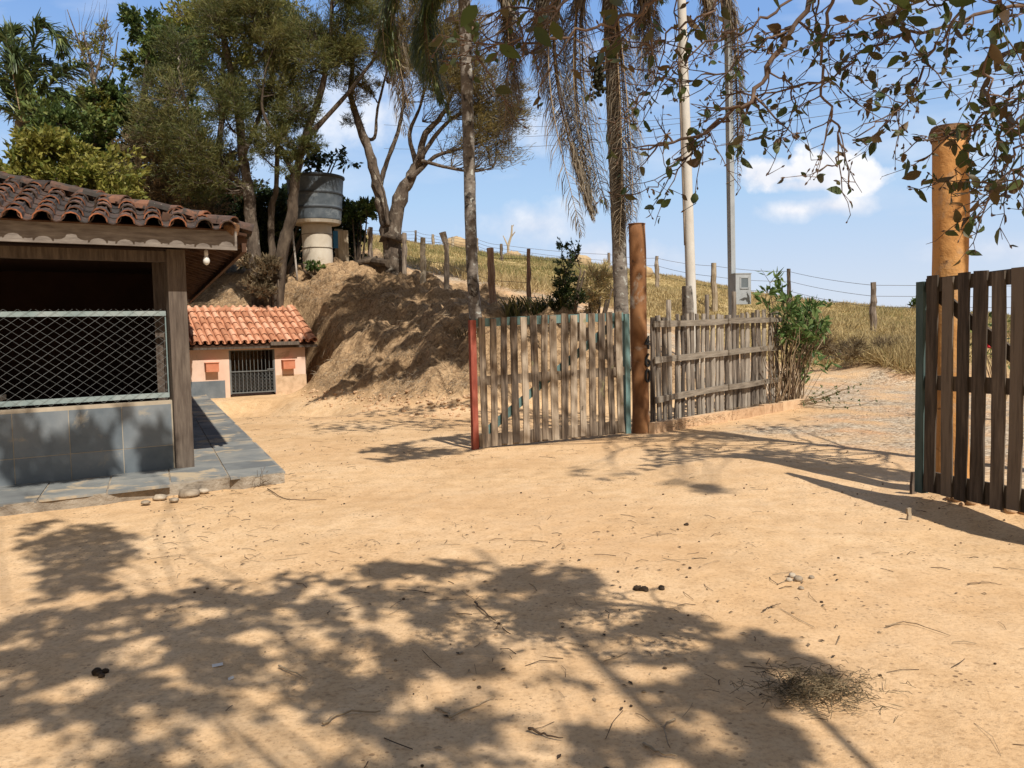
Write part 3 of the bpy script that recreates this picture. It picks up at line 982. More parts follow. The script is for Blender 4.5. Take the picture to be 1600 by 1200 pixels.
# dim room behind
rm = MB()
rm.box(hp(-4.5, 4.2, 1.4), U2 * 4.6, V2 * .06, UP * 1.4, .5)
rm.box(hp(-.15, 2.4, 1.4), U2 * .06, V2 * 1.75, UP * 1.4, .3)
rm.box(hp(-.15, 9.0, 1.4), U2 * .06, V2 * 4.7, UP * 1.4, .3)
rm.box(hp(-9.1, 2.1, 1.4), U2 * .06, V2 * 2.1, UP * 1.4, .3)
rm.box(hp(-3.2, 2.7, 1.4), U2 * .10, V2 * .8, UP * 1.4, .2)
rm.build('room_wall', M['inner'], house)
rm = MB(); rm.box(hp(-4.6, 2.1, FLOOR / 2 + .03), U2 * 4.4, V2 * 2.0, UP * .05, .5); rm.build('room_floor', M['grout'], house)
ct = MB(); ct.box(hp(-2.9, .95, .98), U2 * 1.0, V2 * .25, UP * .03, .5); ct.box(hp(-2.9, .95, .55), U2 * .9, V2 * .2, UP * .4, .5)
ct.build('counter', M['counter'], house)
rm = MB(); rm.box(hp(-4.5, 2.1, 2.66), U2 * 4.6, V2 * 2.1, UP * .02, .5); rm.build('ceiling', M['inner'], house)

# roof: hipped at the near corner
ZE = 2.83; SLOPE = .285
A0, B0 = .67, -.48                              # eave overhang
bm = MB()
bm.beam(hp(-9.7, -.02, 2.54), hp(.02, -.02, 2.54), .10, .12, val=.4)
bm.build('wall_beam', M['wood_brown'], house)
roof = MB()
# boards under the tiles (front triangle and long side plane), 4 cm thick
def rp(a, b):
    """height of the roof deck"""
    return ZE + SLOPE * min(A0 - a, b - B0)
RID = 4.6
cA = (A0, B0); cR = (A0 - RID, B0 + RID); cL = (A0 - 2 * RID, B0); cE = (A0, B0 + 15.2); cRE = (A0 - RID, B0 + 15.2)
def deck(pts):
    v = [hp(a, b, rp(a, b)) for a, b in pts]; v2 = [q - UP * .03 for q in v]
    n = len(v)
    roof.add(v + v2, [tuple(range(n)), tuple(range(2 * n - 1, n - 1, -1))] + [(i, n + i, n + (i + 1) % n, (i + 1) % n) for i in range(n)], .5)
deck([cA, cR, cL]); deck([(A0 + .13, B0), (A0 + .13, B0 + 15.2), cRE, cR])
v = [hp(A0 - 2 * RID, B0, ZE), hp(A0 - 2 * RID, B0 + 15.2, ZE), hp(A0 - RID, B0 + 15.2, ZE + SLOPE * RID), hp(A0 - RID, B0 + RID, ZE + SLOPE * RID)]
roof.add(v + [q - UP * .03 for q in v], [(3, 2, 1, 0), (4, 5, 6, 7), (0, 1, 5, 4), (1, 2, 6, 5), (2, 3, 7, 6), (3, 0, 4, 7)], .5)
roof_o = roof.build('roof', M['soffit'], house)
rf = MB()
rf.beam(hp(A0 + .10, B0 + .06, ZE - .19), hp(A0 + .10, B0 + 15, ZE - .19), .05, .10, val=.4)   # eave purlin
for k in range(30):                             # rafters showing under the side eave
    b = B0 + .25 + k * .47
    rf.beam(hp(A0 + .14, b, rp(A0 + .14, max(b, B0 + .4)) - .10), hp(-.12, b, rp(-.12, max(b, B0 + .9)) - .10), .05, .13, val=.5)
for k in range(8):
    b = A0 - .3
    rf.beam(hp(A0 - .08 - k * .09, B0 + .1 + k * .09, rp(A0 - .08 - k * .09, 9) - .037), hp(A0 - .08 - k * .09, 13.5, rp(A0 - .08 - k * .09, 99) - .037), .022, .012, val=.2)
rf.build('rafter', M['soffit'], roof_o)
fb = MB()
fb.plank(hp(-9.6, B0 + .015, ZE - .125), hp(A0 + .01, B0 + .015, ZE - .125), .21, .035, NF, .5, n=14, wob=.004)
fb.build('fascia_board', M['fascia'], roof_o)


def barrel(mb, o, al, ac, nr, L, r0, r1, th, convex, val, rim=None, arc=1.0, lift=0.0):
    """one half-round tile: o = middle of its lower end, al = up the slope, ac = across, nr = normal"""
    n = 7
    V = []
    for (q, r) in ((0, r0), (1, r1)):
        for rad in (r, r - th):
            for k in range(n):
                t = math.pi * (.5 + arc * (k / (n - 1) - .5))
                x = math.cos(t) * rad; z = math.sin(t) * rad
                if not convex:
                    z = r - z
                V.append(o + al * (q * L) + ac * x + nr * (z + lift * (1 - q)))
    Fc = []
    for k in range(n - 1):
        Fc.append((k, k + 1, 2 * n + k + 1, 2 * n + k))
        Fc.append((n + k + 1, n + k, 3 * n + k, 3 * n + k + 1))
        Fc.append((2 * n + k, 2 * n + k + 1, 3 * n + k + 1, 3 * n + k))
    Fc += [(0, 2 * n, 3 * n, n), (n - 1, 2 * n - 1, 4 * n - 1, 3 * n - 1)]
    mb.add(V, Fc, val)
    rm_ = [(k + 1, k, n + k, n + k + 1) for k in range(n - 1)]
    mb.add(V, rm_, 2.0 + random.random() if rim is not None else val)


tb, trim = MB(), MB()
PITCHW = .262
# front plane: up-slope direction is V2-ish with rise, perpendicular to eave
alF = unit(V2 * 1.0 + UP * SLOPE); acF = U2; nrF = unit(np.cross(acF, alF))
ROWL = .36
for i in range(36):
    a = A0 - .10 - i * PITCHW
    for j in range(13):
        b = B0 - .15 + j * ROWL
        if b - B0 > min(A0 - a, a - (A0 - 2 * RID)) - .05:
            break
        jit = random.uniform(-.012, .012)
        o = hp(a + jit, b + random.uniform(-.02, .02), ZE + SLOPE * (b - B0) + .012)
        barrel(tb, o, alF, acF, nrF, ROWL + .06, .096, .08, .014, True, random.random(), trim, lift=.022)
        o2 = hp(a - PITCHW / 2, b + .02, ZE + SLOPE * (b - B0) + .004)
        barrel(tb, o2, alF, acF, nrF, ROWL + .06, .085, .095, .012, False, random.random() * .5, None, lift=.012)
# side plane
alS = unit(-U2 + UP * SLOPE); acS = V2; nrS = unit(np.cross(acS, alS)); nrS = nrS if nrS[2] > 0 else -nrS
for i in range(52):
    b = B0 + .14 + i * PITCHW
    for j in range(13):
        a = A0 + .20 - j * ROWL
        if A0 - a > min(b - B0, RID) - .05:
            break
        o = hp(a, b, ZE + SLOPE * (A0 - a) + .035)
        barrel(tb, o, alS, acS, nrS, ROWL + .06, .096, .08, .014, True, random.random(), trim, lift=.022)
        o2 = hp(a, b + PITCHW / 2, ZE + SLOPE * (A0 - a) + .004)
        barrel(tb, o2, alS, acS, nrS, ROWL + .06, .085, .095, .012, False, random.random() * .5, None, lift=.012)
tb.build('roof_tiles', M['tile_old'], roof_o)
hb = MB(); hr = MB()
hd = unit(hp(cR[0], cR[1], ZE + SLOPE * RID) - hp(A0, B0, ZE))
hac = unit(np.cross(hd, UP)); hnr = np.cross(hac, hd)
for k in range(17):
    o = hp(A0, B0, ZE + .03) + hd * (.02 + k * .37) + hnr * -.02
    barrel(hb, o, hd, hac, hnr, .44, .115, .095, .016, True, random.random(), hr, lift=.03)
hb.build('hip_cap', M['tile_old'], roof_o)
mo = MB()
q0 = hp(A0, B0, ZE + .0) + hnr * .0
mo.tube([q0 + hd * .0, q0 + hd * .1], [.085, .09], 9, .8, rough=.12)
mo.build('mortar', M['cap'], roof_o)

lb = hp(A0 - .33, B0 + .10, ZE - .34)
bulb = thing('light_bulb', 'white light bulb hanging under the mossy roof corner', 'light bulb', lb)
m = MB()
m.tube(np.array([[0, 0, .30], [0, 0, .10]]) + lb, .006, 5)
m.tube(np.array([[0, 0, .11], [0, 0, .05]]) + lb, .022, 10)
m.build('socket', M['concrete'], bulb, smooth=True)
m = MB()
hh = np.array([.055, .04, .02, -.005, -.03, -.05, -.06])
m.tube(np.array([[0, 0, h] for h in hh]) + lb, [.018, .02, .03, .038, .036, .022, .006], 12)
m.build('bulb', M['bulb'], bulb, smooth=True)

# ------------------------------------------------------------------ kennel
KO = np.array([-8.62, 22.6, 0.0]); KU = unit(np.array([.866, .5, 0])); KV = np.array([-KU[1], KU[0], 0])


def kp(a, b, z):
    return KO + KU * a + KV * b + UP * z


kn = thing('tiled_outbuilding', 'low salmon pink outbuilding with bright orange tile roof and barred gate', 'outbuilding', KO)
DW0, DW1, KW, KD, KH = 1.09, 2.33, 3.19, 2.5, 1.33
m = MB()
m.box(kp(DW0 / 2, .06, KH / 2), KU * DW0 / 2, KV * .06, UP * (KH / 2 + .05), .5)
m.box(kp((DW1 + KW) / 2, .06, KH / 2), KU * (KW - DW1) / 2, KV * .06, UP * (KH / 2 + .05), .6)
m.box(kp((DW0 + DW1) / 2, .062, KH - .02), KU * (DW1 - DW0) / 2, KV * .058, UP * .04, .5)
m.box(kp(.06, KD / 2 + .06, .75), KU * .06, KV * (KD / 2 - .06), UP * .78, .5)
m.box(kp(KW - .06, KD / 2 + .06, .75), KU * .06, KV * (KD / 2 - .06), UP * .78, .5)
m.box(kp(KW / 2, KD + .06, .75), KU * KW / 2, KV * .05, UP * .78, .5)
m.build('wall', M['salmon'], kn)
m = MB(); m.box(kp(.50, -.006, .22), KU * .46, KV * .008, UP * .24, .5); m.build('slate_panel', M['slate'], kn)
m = MB(); m.box(kp((DW1 + KW) / 2 + .01, -.004, .24), KU * (KW - DW1) / 2, KV * .006, UP * .30, .5); m.build('dusty_plinth', M['dusty'], kn)
for a in (.62, 2.68):
    m = MB(); m.box(kp(a, -.09, .83), KU * .165, KV * .09, UP * .12, .5); m.box(kp(a, -.10, .955), KU * .18, KV * .10, UP * .008, .9)
    m.build('terracotta_box', M['brick_box'], kn)
m = MB()
for k in range(12):
    a = DW0 + .05 + k * (DW1 - DW0 - .1) / 11
    m.tube([kp(a, .03, .08), kp(a, .03, KH - .06)], .008, 5)
for zz in (.10, .68, KH - .07):
    m.beam(kp(DW0 + .01, .02, zz), kp(DW1 - .01, .02, zz), .02, .03)
m.box(kp(DW1 - .12, .0, .72), KU * .1, KV * .012, UP * .015)
for a in (DW0 + .02, DW1 - .02):
    m.beam(kp(a, .02, .06), kp(a, .02, KH - .05), .025, .035, up=KU)
g = m.build('barred_gate', M['wire'], kn)
m = MB()
for k in range(26):
    for sg in (-1, 1):
        a = DW0 + k * .1 - .6
        b = a + sg * .58
        q0_, q1_ = (a, .09), (b, .67)
        lo, hi = DW0 + .02, DW1 - .02
        ts = [0, 1]
        tA = (lo - a) / (b - a); tB = (hi - a) / (b - a)
        t0, t1 = max(0, min(tA, tB)), min(1, max(tA, tB))
        if t1 - t0 < .05: continue
        m.tube([kp(a + (b - a) * t0, .045, .09 + .58 * t0), kp(a + (b - a) * t1, .045, .09 + .58 * t1)], .004, 3, cap=False)
m.build('gate_mesh', M['wire'], g)
m = MB()
KE, KS = KH + .08, .47
kr = MB(); krim = MB()
alK = unit(KV + UP * KS); nrK = unit(np.cross(KU, alK))
for i in range(18):
    a = -.18 + i * .205
    for j in range(6):
        b = -.28 + j * .36
        if b > 1.72: break
        o = kp(a + random.uniform(-.01, .01), b + random.uniform(-.015, .015), KE + KS * (b + .28) + .05)
        barrel(kr, o, alK, KU, nrK, .47, .078, .066, .013, True, random.random(), krim, lift=.02)
        o2 = kp(a + .1, b + .02, KE + KS * (b + .28) + .02)
        barrel(kr, o2, alK, KU, nrK, .47, .07, .078, .012, False, random.random() * .4, None, lift=.01)
rk = MB()
rk.add([kp(-.28, -.24, KE), kp(KW + .22, -.24, KE), kp(KW + .22, 1.80, KE + KS * 2.04), kp(-.28, 1.80, KE + KS * 2.04),
        kp(-.28, 3.0, KE + .5), kp(KW + .22, 3.0, KE + .5)], [(0, 1, 2, 3), (3, 2, 5, 4)], .5)
rk.add([kp(-.28, -.24, KE - .03), kp(KW + .22, -.24, KE - .03), kp(KW + .22, 1.80, KE + KS * 2.04 - .03), kp(-.28, 1.80, KE + KS * 2.04 - .03)], [(3, 2, 1, 0)], .5)
kro = rk.build('roof', M['soffit'], kn)
kr.build('roof_tiles', M['tile_new'], kro)
rd_ = MB()
for k in range(9):
    o = kp(-.28 + k * .37, 1.79, KE + KS * 2.04 + .04)
    barrel(rd_, o, KU, KV, UP, .42, .11, .095, .015, True, random.random(), None, lift=-.02)
for k in range(6):
    o = kp(KW + .19, -.27 + k * .36, KE + KS * (k * .36) + .05)
    barrel(rd_, o, alK, KU, nrK, .47, .10, .085, .015, True, random.random() * .4, None, lift=.03)
rd_.build('ridge_cap', M['tile_new'], kro)
m = MB()
m.beam(kp(-.25, -.20, KE - .07), kp(KW + .3, -.20, KE - .07), .05, .07, val=.1)
m.beam(kp(2.15, -.30, KE + .02), kp(2.95, -.30, KE + .02), .04, .10, val=.9)
m.build('eave_board', M['wood_brown'], kn)
m = MB(); m.box(kp(-.06, -.06, .68), KU * .04, KV * .05, UP * .68, .2); m.build('side_post', M['wood_brown'], kn)
m = MB(); m.box(kp(KW / 2, KD / 2, .02), KU * (KW / 2 - .13), KV * (KD / 2 - .13), UP * .02, .3); m.build('kennel_floor', M['inner'], kn)


# ------------------------------------------------------------------ gate pillars
def pillar(name, label, x, y, r, ztop, mat, capm):
    z0 = Z(x, y) - .2
    t = thing(name, label, 'pillar', (x, y, z0 + .2))
    m = MB()
    zs = np.linspace(z0, ztop, 26)
    pts = np.array([[x + .006 * math.sin(z * 3) - .008 * (z - 1), y, z] for z in zs])
    m.tube(pts, r * (1 + .015 * np.sin(zs * 5.3)) + .02 * np.exp(-(zs - z0 - .2) * 6).clip(0, 1), 28, .5, rough=.012)
    m.build('shaft', M[mat], t, smooth=True)
    return t, pts[-1]


pa, top = pillar('gate_pillar', 'rust brown pipe gatepost with house number beside the open slatted gate', 1.98, 13.15, .128, 3.20, 'rust', None)
m = MB(); m.tube([top + UP * 0, top + UP * .012], [.134, .132], 28, .5); m.build('rim', M['rust'], pa)
# house number on the side facing the gateway
nd = unit(np.array([.76, -.65, 0])); tx = unit(np.cross(UP, nd))
numo = MB()
for ch_, zc in (('4', 1.29), ('6', 1.02), ('0', .78)):
    cu_ = bpy.data.curves.new('number', 'FONT'); cu_.body = ch_; cu_.size = .30; cu_.extrude = .012; cu_.align_x = 'CENTER'
    to = bpy.data.objects.new('number', cu_); COL.objects.link(to)
    dg = bpy.context.evaluated_depsgraph_get()
    me = bpy.data.meshes.new_from_object(to.evaluated_get(dg))
    vv = np.array([v_.co[:] for v_ in me.vertices])
    c0 = np.array([1.98 + .0, 13.15, 0]) + nd * .142
    W3 = c0 + tx * vv[:, :1] + UP * (vv[:, 1:2] + zc) + nd * vv[:, 2:3]
    numo.add(W3, [tuple(pl.vertices) for pl in me.polygons], .5)
    bpy.data.objects.remove(to); bpy.data.meshes.remove(me); bpy.data.curves.remove(cu_)
numo.build('house_number', M['black'], pa)

pbx, pby = 3.93, 7.62
pb2, top = pillar('gate_pillar', 'thick ochre plastered gate pillar with crumbling top behind the dark gate', pbx, pby, .148, 3.22, 'ochre', None)
m = MB()
m.tube([top - UP * .03, top + UP * .02, top + UP * .06, top + UP * .10], [.15, .172, .17, .15], 22, .5, rough=.06)
m.build('cap', M['cap'], pb2)


# ------------------------------------------------------------------ slatted gates
def gate(label, a, b, n, z0a, z0b, z1a, z1b, nrm, slatm, first, last, brace_dir, frame_far):
    """a leaf from a to b (xy); slats on the side nrm"""
    a = np.array([*a, 0.0]); b = np.array([*b, 0.0]); nrm = np.asarray(nrm, float)
    d = b - a
    t = thing('slatted_gate', label, 'gate', (a + b) / 2 + UP * z0a)

    def pt(q, h, off=0.0):
        z = (z0a + (z0b - z0a) * q) * (1 - h) + (z1a + (z1b - z1a) * q) * h
        return a + d * q + UP * z + nrm * off
    m = MB()
    for k in range(n):
        q = .055 + k * (.89 / (n - 1)) + random.uniform(-.003, .003)
        lean = random.uniform(-.006, .006)
        m.plank(pt(q + lean, random.uniform(-.005, .012), .022), pt(q - lean, 1 + random.uniform(-.012, .008), .022),
                random.uniform(.092, .112) * (1.0 if slatm == 'slat' else 1.18), .02, nrm, random.random(), n=7, wob=.004)
    m.build('slat_panel', M[slatm], t)
    for (h0, h1, mt) in ((.0, .10, slatm), (.93, .995, 'green_paint' if slatm == 'slat' else slatm), (.48, .55, slatm)):
        m = MB()
        A, B = pt(.02, (h0 + h1) / 2, -.005), pt(.98, (h0 + h1) / 2, -.005)
        m.plank(A, B, (h1 - h0) * 1.8, .03, nrm, .35, n=8, wob=.004)
        m.build('rail', M[mt], t)
    m = MB()
    A, B = (pt(.06, .10, -.034), pt(.95, .94, -.034)) if brace_dir > 0 else (pt(.06, .92, -.034), pt(.95, .12, -.034))
    m.plank(A, B, .11, .024, nrm, .5); m.build('brace', M['green_paint' if slatm == 'slat' else slatm], t)
    for q, mt in ((0.0, first), (1.0, last)):
        m = MB(); m.plank(pt(q, -.01, -.004), pt(q, .985, -.004), .085, .07, nrm, .5, wob=.002); m.build('stile', M[mt], t)
    return t


gate('open slatted gate leaf of sunlit grey brown boards with a red stile', (-.52, 11.55), (1.72, 12.72), 15, .03, .06, 1.80, 1.86,
     unit(np.array([.463, -.886, 0])), 'slat', 'red_paint', 'green_paint', 1, False)
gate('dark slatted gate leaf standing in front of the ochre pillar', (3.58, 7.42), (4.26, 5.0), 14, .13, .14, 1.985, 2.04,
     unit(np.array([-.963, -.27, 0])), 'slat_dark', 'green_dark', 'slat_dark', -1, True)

# ------------------------------------------------------------------ picket fence and kerb
S0 = np.array([2.18, 13.28, 0.0]); E0 = np.array([5.35, 17.05, 0.0])
fd = unit(E0 - S0); fn = np.array([fd[1], -fd[0], 0]); FL = np.linalg.norm(E0 - S0)
pf = thing('picket_fence', 'weathered grey paling fence of uneven stakes beside the rusty gatepost', 'fence', (S0 + E0) / 2)
m = MB()
tall = {3: .22, 11: .32, 17: .36}
q = .06; k = 0
while q < FL - .02:
    b = S0 + fd * q
    zt = 1.80 + .05 * random.uniform(-1, 1) + q * .02 + tall.get(k, 0)
    g0 = Z(b[0], b[1]) - .05
    if k in (1, 3, 8, 11, 17) or random.random() < .15:
        wd = random.uniform(.10, .15)
        m.plank(b + UP * g0, b + UP * zt + fd * random.uniform(-.03, .03), wd, .03, fn, random.random() * .6 + .4, n=6, wob=.006)
    else:
        wd = random.uniform(.06, .10)
        zz = np.linspace(g0, zt, 8)
        off = rng.normal(0, .012, (8, 3)); off[:, 2] = 0
        lean = random.uniform(-.035, .035)
        pts = np.array([b + fd * lean * (z - 1) + UP * z for z in zz]) + np.cumsum(off, 0) * .5
        m.tube(pts, np.linspace(wd / 2, wd * .42, 8) * (1 + .12 * rng.normal(0, 1, 8)), 7, random.random(), rough=.14)
    q += wd + random.uniform(.03, .12); k += 1
m.build('picket_panel', M['picket'], pf)
for zc in (.50, 1.12, 1.68):
    m = MB()
    mid = FL * .52
    m.plank(S0 + fn * .065 + UP * (zc - .01), S0 + fd * mid + fn * .065 + UP * (zc + .03), .10, .025, fn, .7, n=6, wob=.007)
    m.plank(S0 + fd * (mid - .05) + fn * .09 + UP * (zc + .035), S0 + fd * (FL + .02) + fn * .085 + UP * (zc + .05), .095, .025, fn, .5, n=6, wob=.007)
    m.build('rail', M['rail'], pf)
kb = MB()
ks = np.array([2.12, 12.98, 0]); ke = np.array([5.75, 16.75, 0]); kd = unit(ke - ks); kl = np.linalg.norm(ke - ks)
q = 0
for w_ in (1.1, 1.25, 1.15, .32, .42, .9):
    c = ks + kd * (q + w_ / 2)
    kb.box(c + UP * (.06 + random.uniform(-.01, .01) + Z(c[0], c[1])), kd * (w_ / 2 - .008), np.array([kd[1], -kd[0], 0]) * .055, UP * .10)
    q += w_
tag(kb.build('kerb', M['clod'], origin=ks), 'low earth coloured kerb in front of the grey paling fence', 'kerb')


# ------------------------------------------------------------------ posts, wires, poles
def post(name, label, pts, r0, r1, mat, group=None, cat='fence post'):
    pts = curve(pts, 9)
    pts[0][2] -= .25
    m = MB()
    m.tube(wob(pts, r0 * .12), np.linspace(r0, r1, len(pts)) * (1 + .08 * rng.normal(0, 1, len(pts))), 8, random.random(), rough=.12)
    return tag(m.build(name, M[mat], smooth=False), label, cat, group)


GN = 'posts along the near side of the dirt road'
near_posts = []
for (px, pyt, pyb, d, r, mt, lab, bend) in [
        (632, 364, 437, 26.5, .085, 'post', 'dark grey fence post just right of the forked tree trunk', 0),
        (661, 371, 443, 25.5, .095, 'post_pale', 'pale sunlit fence post second to the right of the forked tree', 0),
        (697, 363, 452, 24.5, .07, 'post', 'thin dark fence post with a bent club shaped top left of the lichened palm', -6),
        (771, 388, 478, 22.5, .10, 'post_red', 'thick knobbly reddish fence post to the right of the lichened palm', -5),
        (826, 389, 480, 21.5, .06, 'post_red', 'slim double stemmed fence post rising above the strap leaved clump', 0),
        (577, 355, 420, 28.5, .09, 'post', 'grey fence post beside the log pile left of the forked tree', 2)]:
    b = P(px, pyb, d); t = P(px + bend, pyt, d)
    b[2] = Z(b[0], b[1])
    mid = (b + t) / 2
    if bend == -6:
        mid = P(px + 1, (pyt * 2 + pyb) / 3, d)
    near_posts.append((b, t))
    post('fence_post', lab, [b, mid, t], r, r * (1.25 if bend == -6 else .85), mt, GN)
b = P(821, 480, 21.6); b[2] = Z(b[0], b[1]); t = P(822, 397, 21.6)
GF = 'posts along the hill crest'
far_posts = []
far = [(575, 358, 371, 47, .07, 'thin grey post on the crest left of the forked tree'),
       (650, 360, 388, 44, .07, 'thin dark crest post second from the forked tree, against the sky'),
       (677, 366, 402, 41, .08, 'pale crest post between the pale sunlit post and the bent one'),
       (708, 370, 405, 41, .08, 'pale crest post between the bent post and the lichened palm'),
       (746, 372, 415, 40, .07, 'narrow crest post half hidden behind the lichened palm trunk'),
       (784, 381, 424, 38, .08, 'dark straight crest post left of the bare sapling'),
       (952, 395, 432, 37, .08, 'dark crest post close to the left of the second palm trunk'),
       (1027, 400, 445, 36, .10, 'weathered crest post right of the rusty gatepost'),
       (1116, 411, 462, 33, .13, 'stout pale crest post between the concrete pole and the meter post'),
       (1233, 420, 470, 34, .10, 'brown crest post rising behind the leafy green shrub'),
       (1365, 441, 522, 28, .115, 'lone grey post standing in the dry grass left of the dark gate')]
for i, (px, pyt, pyb, d, r, lab) in enumerate(far):
    b = P(px, pyb, d); t = P(px - .6, pyt, d)
    b[2] = Z(b[0], b[1])
    far_posts.append((b, t))
    post('fence_post', lab, [b, t], r, r * .75, 'post_pale' if i in (2, 3, 8) else 'post', GF)
for k, f_ in enumerate((.94, .72, .5)):
    m = MB()
    for (b0, t0), (b1, t1) in zip(far_posts[:-1], far_posts[1:]):
        A = b0 + (t0 - b0) * f_; B = b1 + (t1 - b1) * f_
        s = np.linspace(0, 1, 8)[:, None]
        m.tube(A * (1 - s) + B * s - UP * (4 * s * (1 - s)) * .06, .0075, 4, cap=False)
    A = far_posts[-1][0] + (far_posts[-1][1] - far_posts[-1][0]) * f_
    e = np.array([20, 25, zf(np.array([20.]), np.array([25.]))[0] + 1.4 * f_])
    m.tube([A, e], .007, 4, cap=False)
    tag(m.build('barbed_wire', M['fence_wire']), ('uppermost', 'middle', 'lowest')[k] + ' wire strung along the fence posts on the hill crest', 'wire', 'fence wires on the crest')
for k, f_ in enumerate((.85, .5)):
    m = MB()
    np_ = [near_posts[5]] + near_posts[:5]
    for (b0, t0), (b1, t1) in zip(np_[:-1], np_[1:]):
        m.tube([b0 + (t0 - b0) * f_, b1 + (t1 - b1) * f_], .006, 4, cap=False)
    tag(m.build('barbed_wire', M['fence_wire']), ('upper', 'lower')[k] + ' wire along the knobbly posts beside the dirt road', 'wire', 'fence wires beside the road')

# concrete power pole
b = P(1083, 500, 20.5); b[2] = Z(b[0], b[1]); t = P(1063, -60, 20.5)
pole = thing('utility_pole', 'tall pale round concrete power pole behind the paling fence', 'pole', b)
m = MB(); m.tube(curve([b - UP * .3, (b + t) / 2, t], 12), np.linspace(.125, .10, 13)[:len(curve([b, (b + t) / 2, t], 12))], 18, .5)
m.build('shaft', M['concrete'], pole, smooth=True)
m = MB()
s_ = np.linspace(.3, .8, 8)[:, None]
m.tube(b * (1 - s_) + t * s_ + np.array([-.125, -.05, 0]), .022, 6); m.build('conduit', M['post'], pole, smooth=True)
m = MB()
m.beam(t + np.array([-.9, -.14, -.25]), t + np.array([.9, -.14, -.25]), .1, .12); m.build('crossarm', M['wood_brown'], pole)
# steel meter post
b = P(1146, 560, 17.2); b[2] = Z(b[0], b[1]); t = P(1136, -60, 17.2)
mp_ = thing('meter_post', 'square galvanised steel post carrying a grey electricity meter box', 'post', b)
m = MB(); m.beam(b - UP * .2, t, .11, .11, up=(.45, -.89, 0), val=.5); m.build('shaft', M['galv'], mp_)
bx = P(1157, 452, 17.0)
bxn = unit(np.array([.22, -.975, 0])); bxs = np.array([-bxn[1], bxn[0], 0])
m = MB(); m.box(bx, bxs * .165, bxn * .12, UP * .30, .5); m.box(bx + UP * .305 , bxs * .175, bxn * .13, UP * .008, .2)
mbx = m.build('meter_box', M['galv'], mp_)
m = MB(); m.box(bx + bxn * .122 + UP * .12 + bxs * .02, bxs * .075, bxn * .006, UP * .10, .5); m.build('meter_window', M['glass'], mbx)
m = MB()
for (dx, dz, hx, hz_) in ((0, .105, .085, .012), (0, -.105, .085, .012), (-.085, 0, .01, .117), (.085, 0, .01, .117)):
    m.box(bx + bxn * .127 + bxs * (.02 + dx) + UP * (.12 + dz), bxs * hx, bxn * .008, UP * hz_, .3)
m.build('window_frame', M['galv'], mbx)
# cropped mossy concrete stub next to the pole
b = P(1076, 505, 18.6); b[2] = Z(b[0], b[1]); t = P(1074, 447, 18.6)
m = MB(); m.tube(curve([b - UP * .1, t], 6), [.13, .125, .12, .12, .125, .11], 9, .6, rough=.12)
tag(m.build('post_stump', M['palm_bark']), 'short mossy broken post beside the concrete power pole', 'post')

# overhead lines
for i, (pa_, da, pb_, db, lab) in enumerate([
        ((600, 195), 60, (1640, 112), 34, 'lowest long power line crossing the sky from behind the palms'),
        ((600, 232), 60, (1640, 122), 34, 'power line second from lowest crossing behind the palms'),
        ((700, 215), 60, (1640, 88), 34, 'middle power line crossing behind the overhanging twigs'),
        ((1150, 62), 40, (1640, 84), 34, 'upper thin power line leaving the steel post to the right')]):
    A, B = P(*pa_, da), P(*pb_, db)
    s = np.linspace(0, 1, 24)[:, None]
    m = MB(); m.tube(A * (1 - s) + B * s - UP * 4 * s * (1 - s) * .9, .011, 4, cap=False)
    tag(m.build('power_line', M['fence_wire']), lab, 'power line', 'power lines')

# ------------------------------------------------------------------ water tank
tb_ = P(497, 416, 28); tb_[2] = Z(tb_[0], tb_[1]) - .05
c0 = tb_.copy()
ped = thing('tank_pedestal', 'pale concrete ring column carrying the grey water tank', 'column', c0)
ztk = P(497, 346, 28)[2]
m = MB()
zz = np.linspace(c0[2] - .3, ztk - .08, 16)
m.tube(np.array([[c0[0], c0[1], z] for z in zz]), .48 * (1 + .012 * np.cos(zz * 9)), 28, .5)
m.build('column', M['cream'], ped, smooth=True)
m = MB()
for f_ in (.36, .68):
    z = c0[2] + (ztk - c0[2]) * f_
    m.tube([[c0[0], c0[1], z - .012], [c0[0], c0[1], z + .012]], .492, 28, .2)
m.build('joint_ring', M['old_concrete'], ped, smooth=True)
m = MB(); m.tube([[c0[0], c0[1], ztk - .10], [c0[0], c0[1], ztk]], [.76, .80], 28, .5); m.build('slab', M['cream'], ped)
tk = thing('water_tank', 'large grey ribbed round water tank with dark rim', 'water tank', (c0[0], c0[1], ztk))
hT = P(497, 280, 28)[2] - ztk
prof = []
for q in np.linspace(0, 1, 40):
    r = .79 + .12 * q
    for rb in (.28, .62):
        r += .028 * math.exp(-((q - rb) / .022) ** 2)
    prof.append((r, ztk + q * hT))
m = MB(); m.tube(np.array([[c0[0], c0[1], z] for r, z in prof]), [r for r, z in prof], 36, .5)
tko = m.build('tank_body', M['tank'], tk, smooth=True)
m = MB(); m.tube(np.array([[c0[0], c0[1], ztk + hT + h] for h in (-.05, 0, .05, .08)]), [.90, .955, .95, .86], 36, .5); m.build('lid', M['tank_rim'], tk, smooth=True)
m = MB()
for rb in (.28, .62):
    z = ztk + rb * hT
    m.tube(np.array([[c0[0], c0[1], z + h] for h in (-.035, .0, .035)]), [.79 + .12 * rb + h_ for h_ in (.012, .034, .012)], 36, .5, cap=False)
m.build('band', M['tank_rim'], tk, smooth=True)
m = MB(); b = P(464, 418, 27.0); b[2] = Z(b[0], b[1]); m.tube(curve([b, P(457, 360, 27.2), P(450, 312, 27.3)], 8), .032, 7)
tag(m.build('water_pipe', M['pipe'], smooth=True), 'thin pale pipe leaning up to the left side of the tank', 'pipe')
b = P(532, 412, 29.5)
m = MB(); b[2] = Z(b[0], b[1])
dr = thing('plank_door', 'blue and grey board door standing right of the tank column', 'door', b)
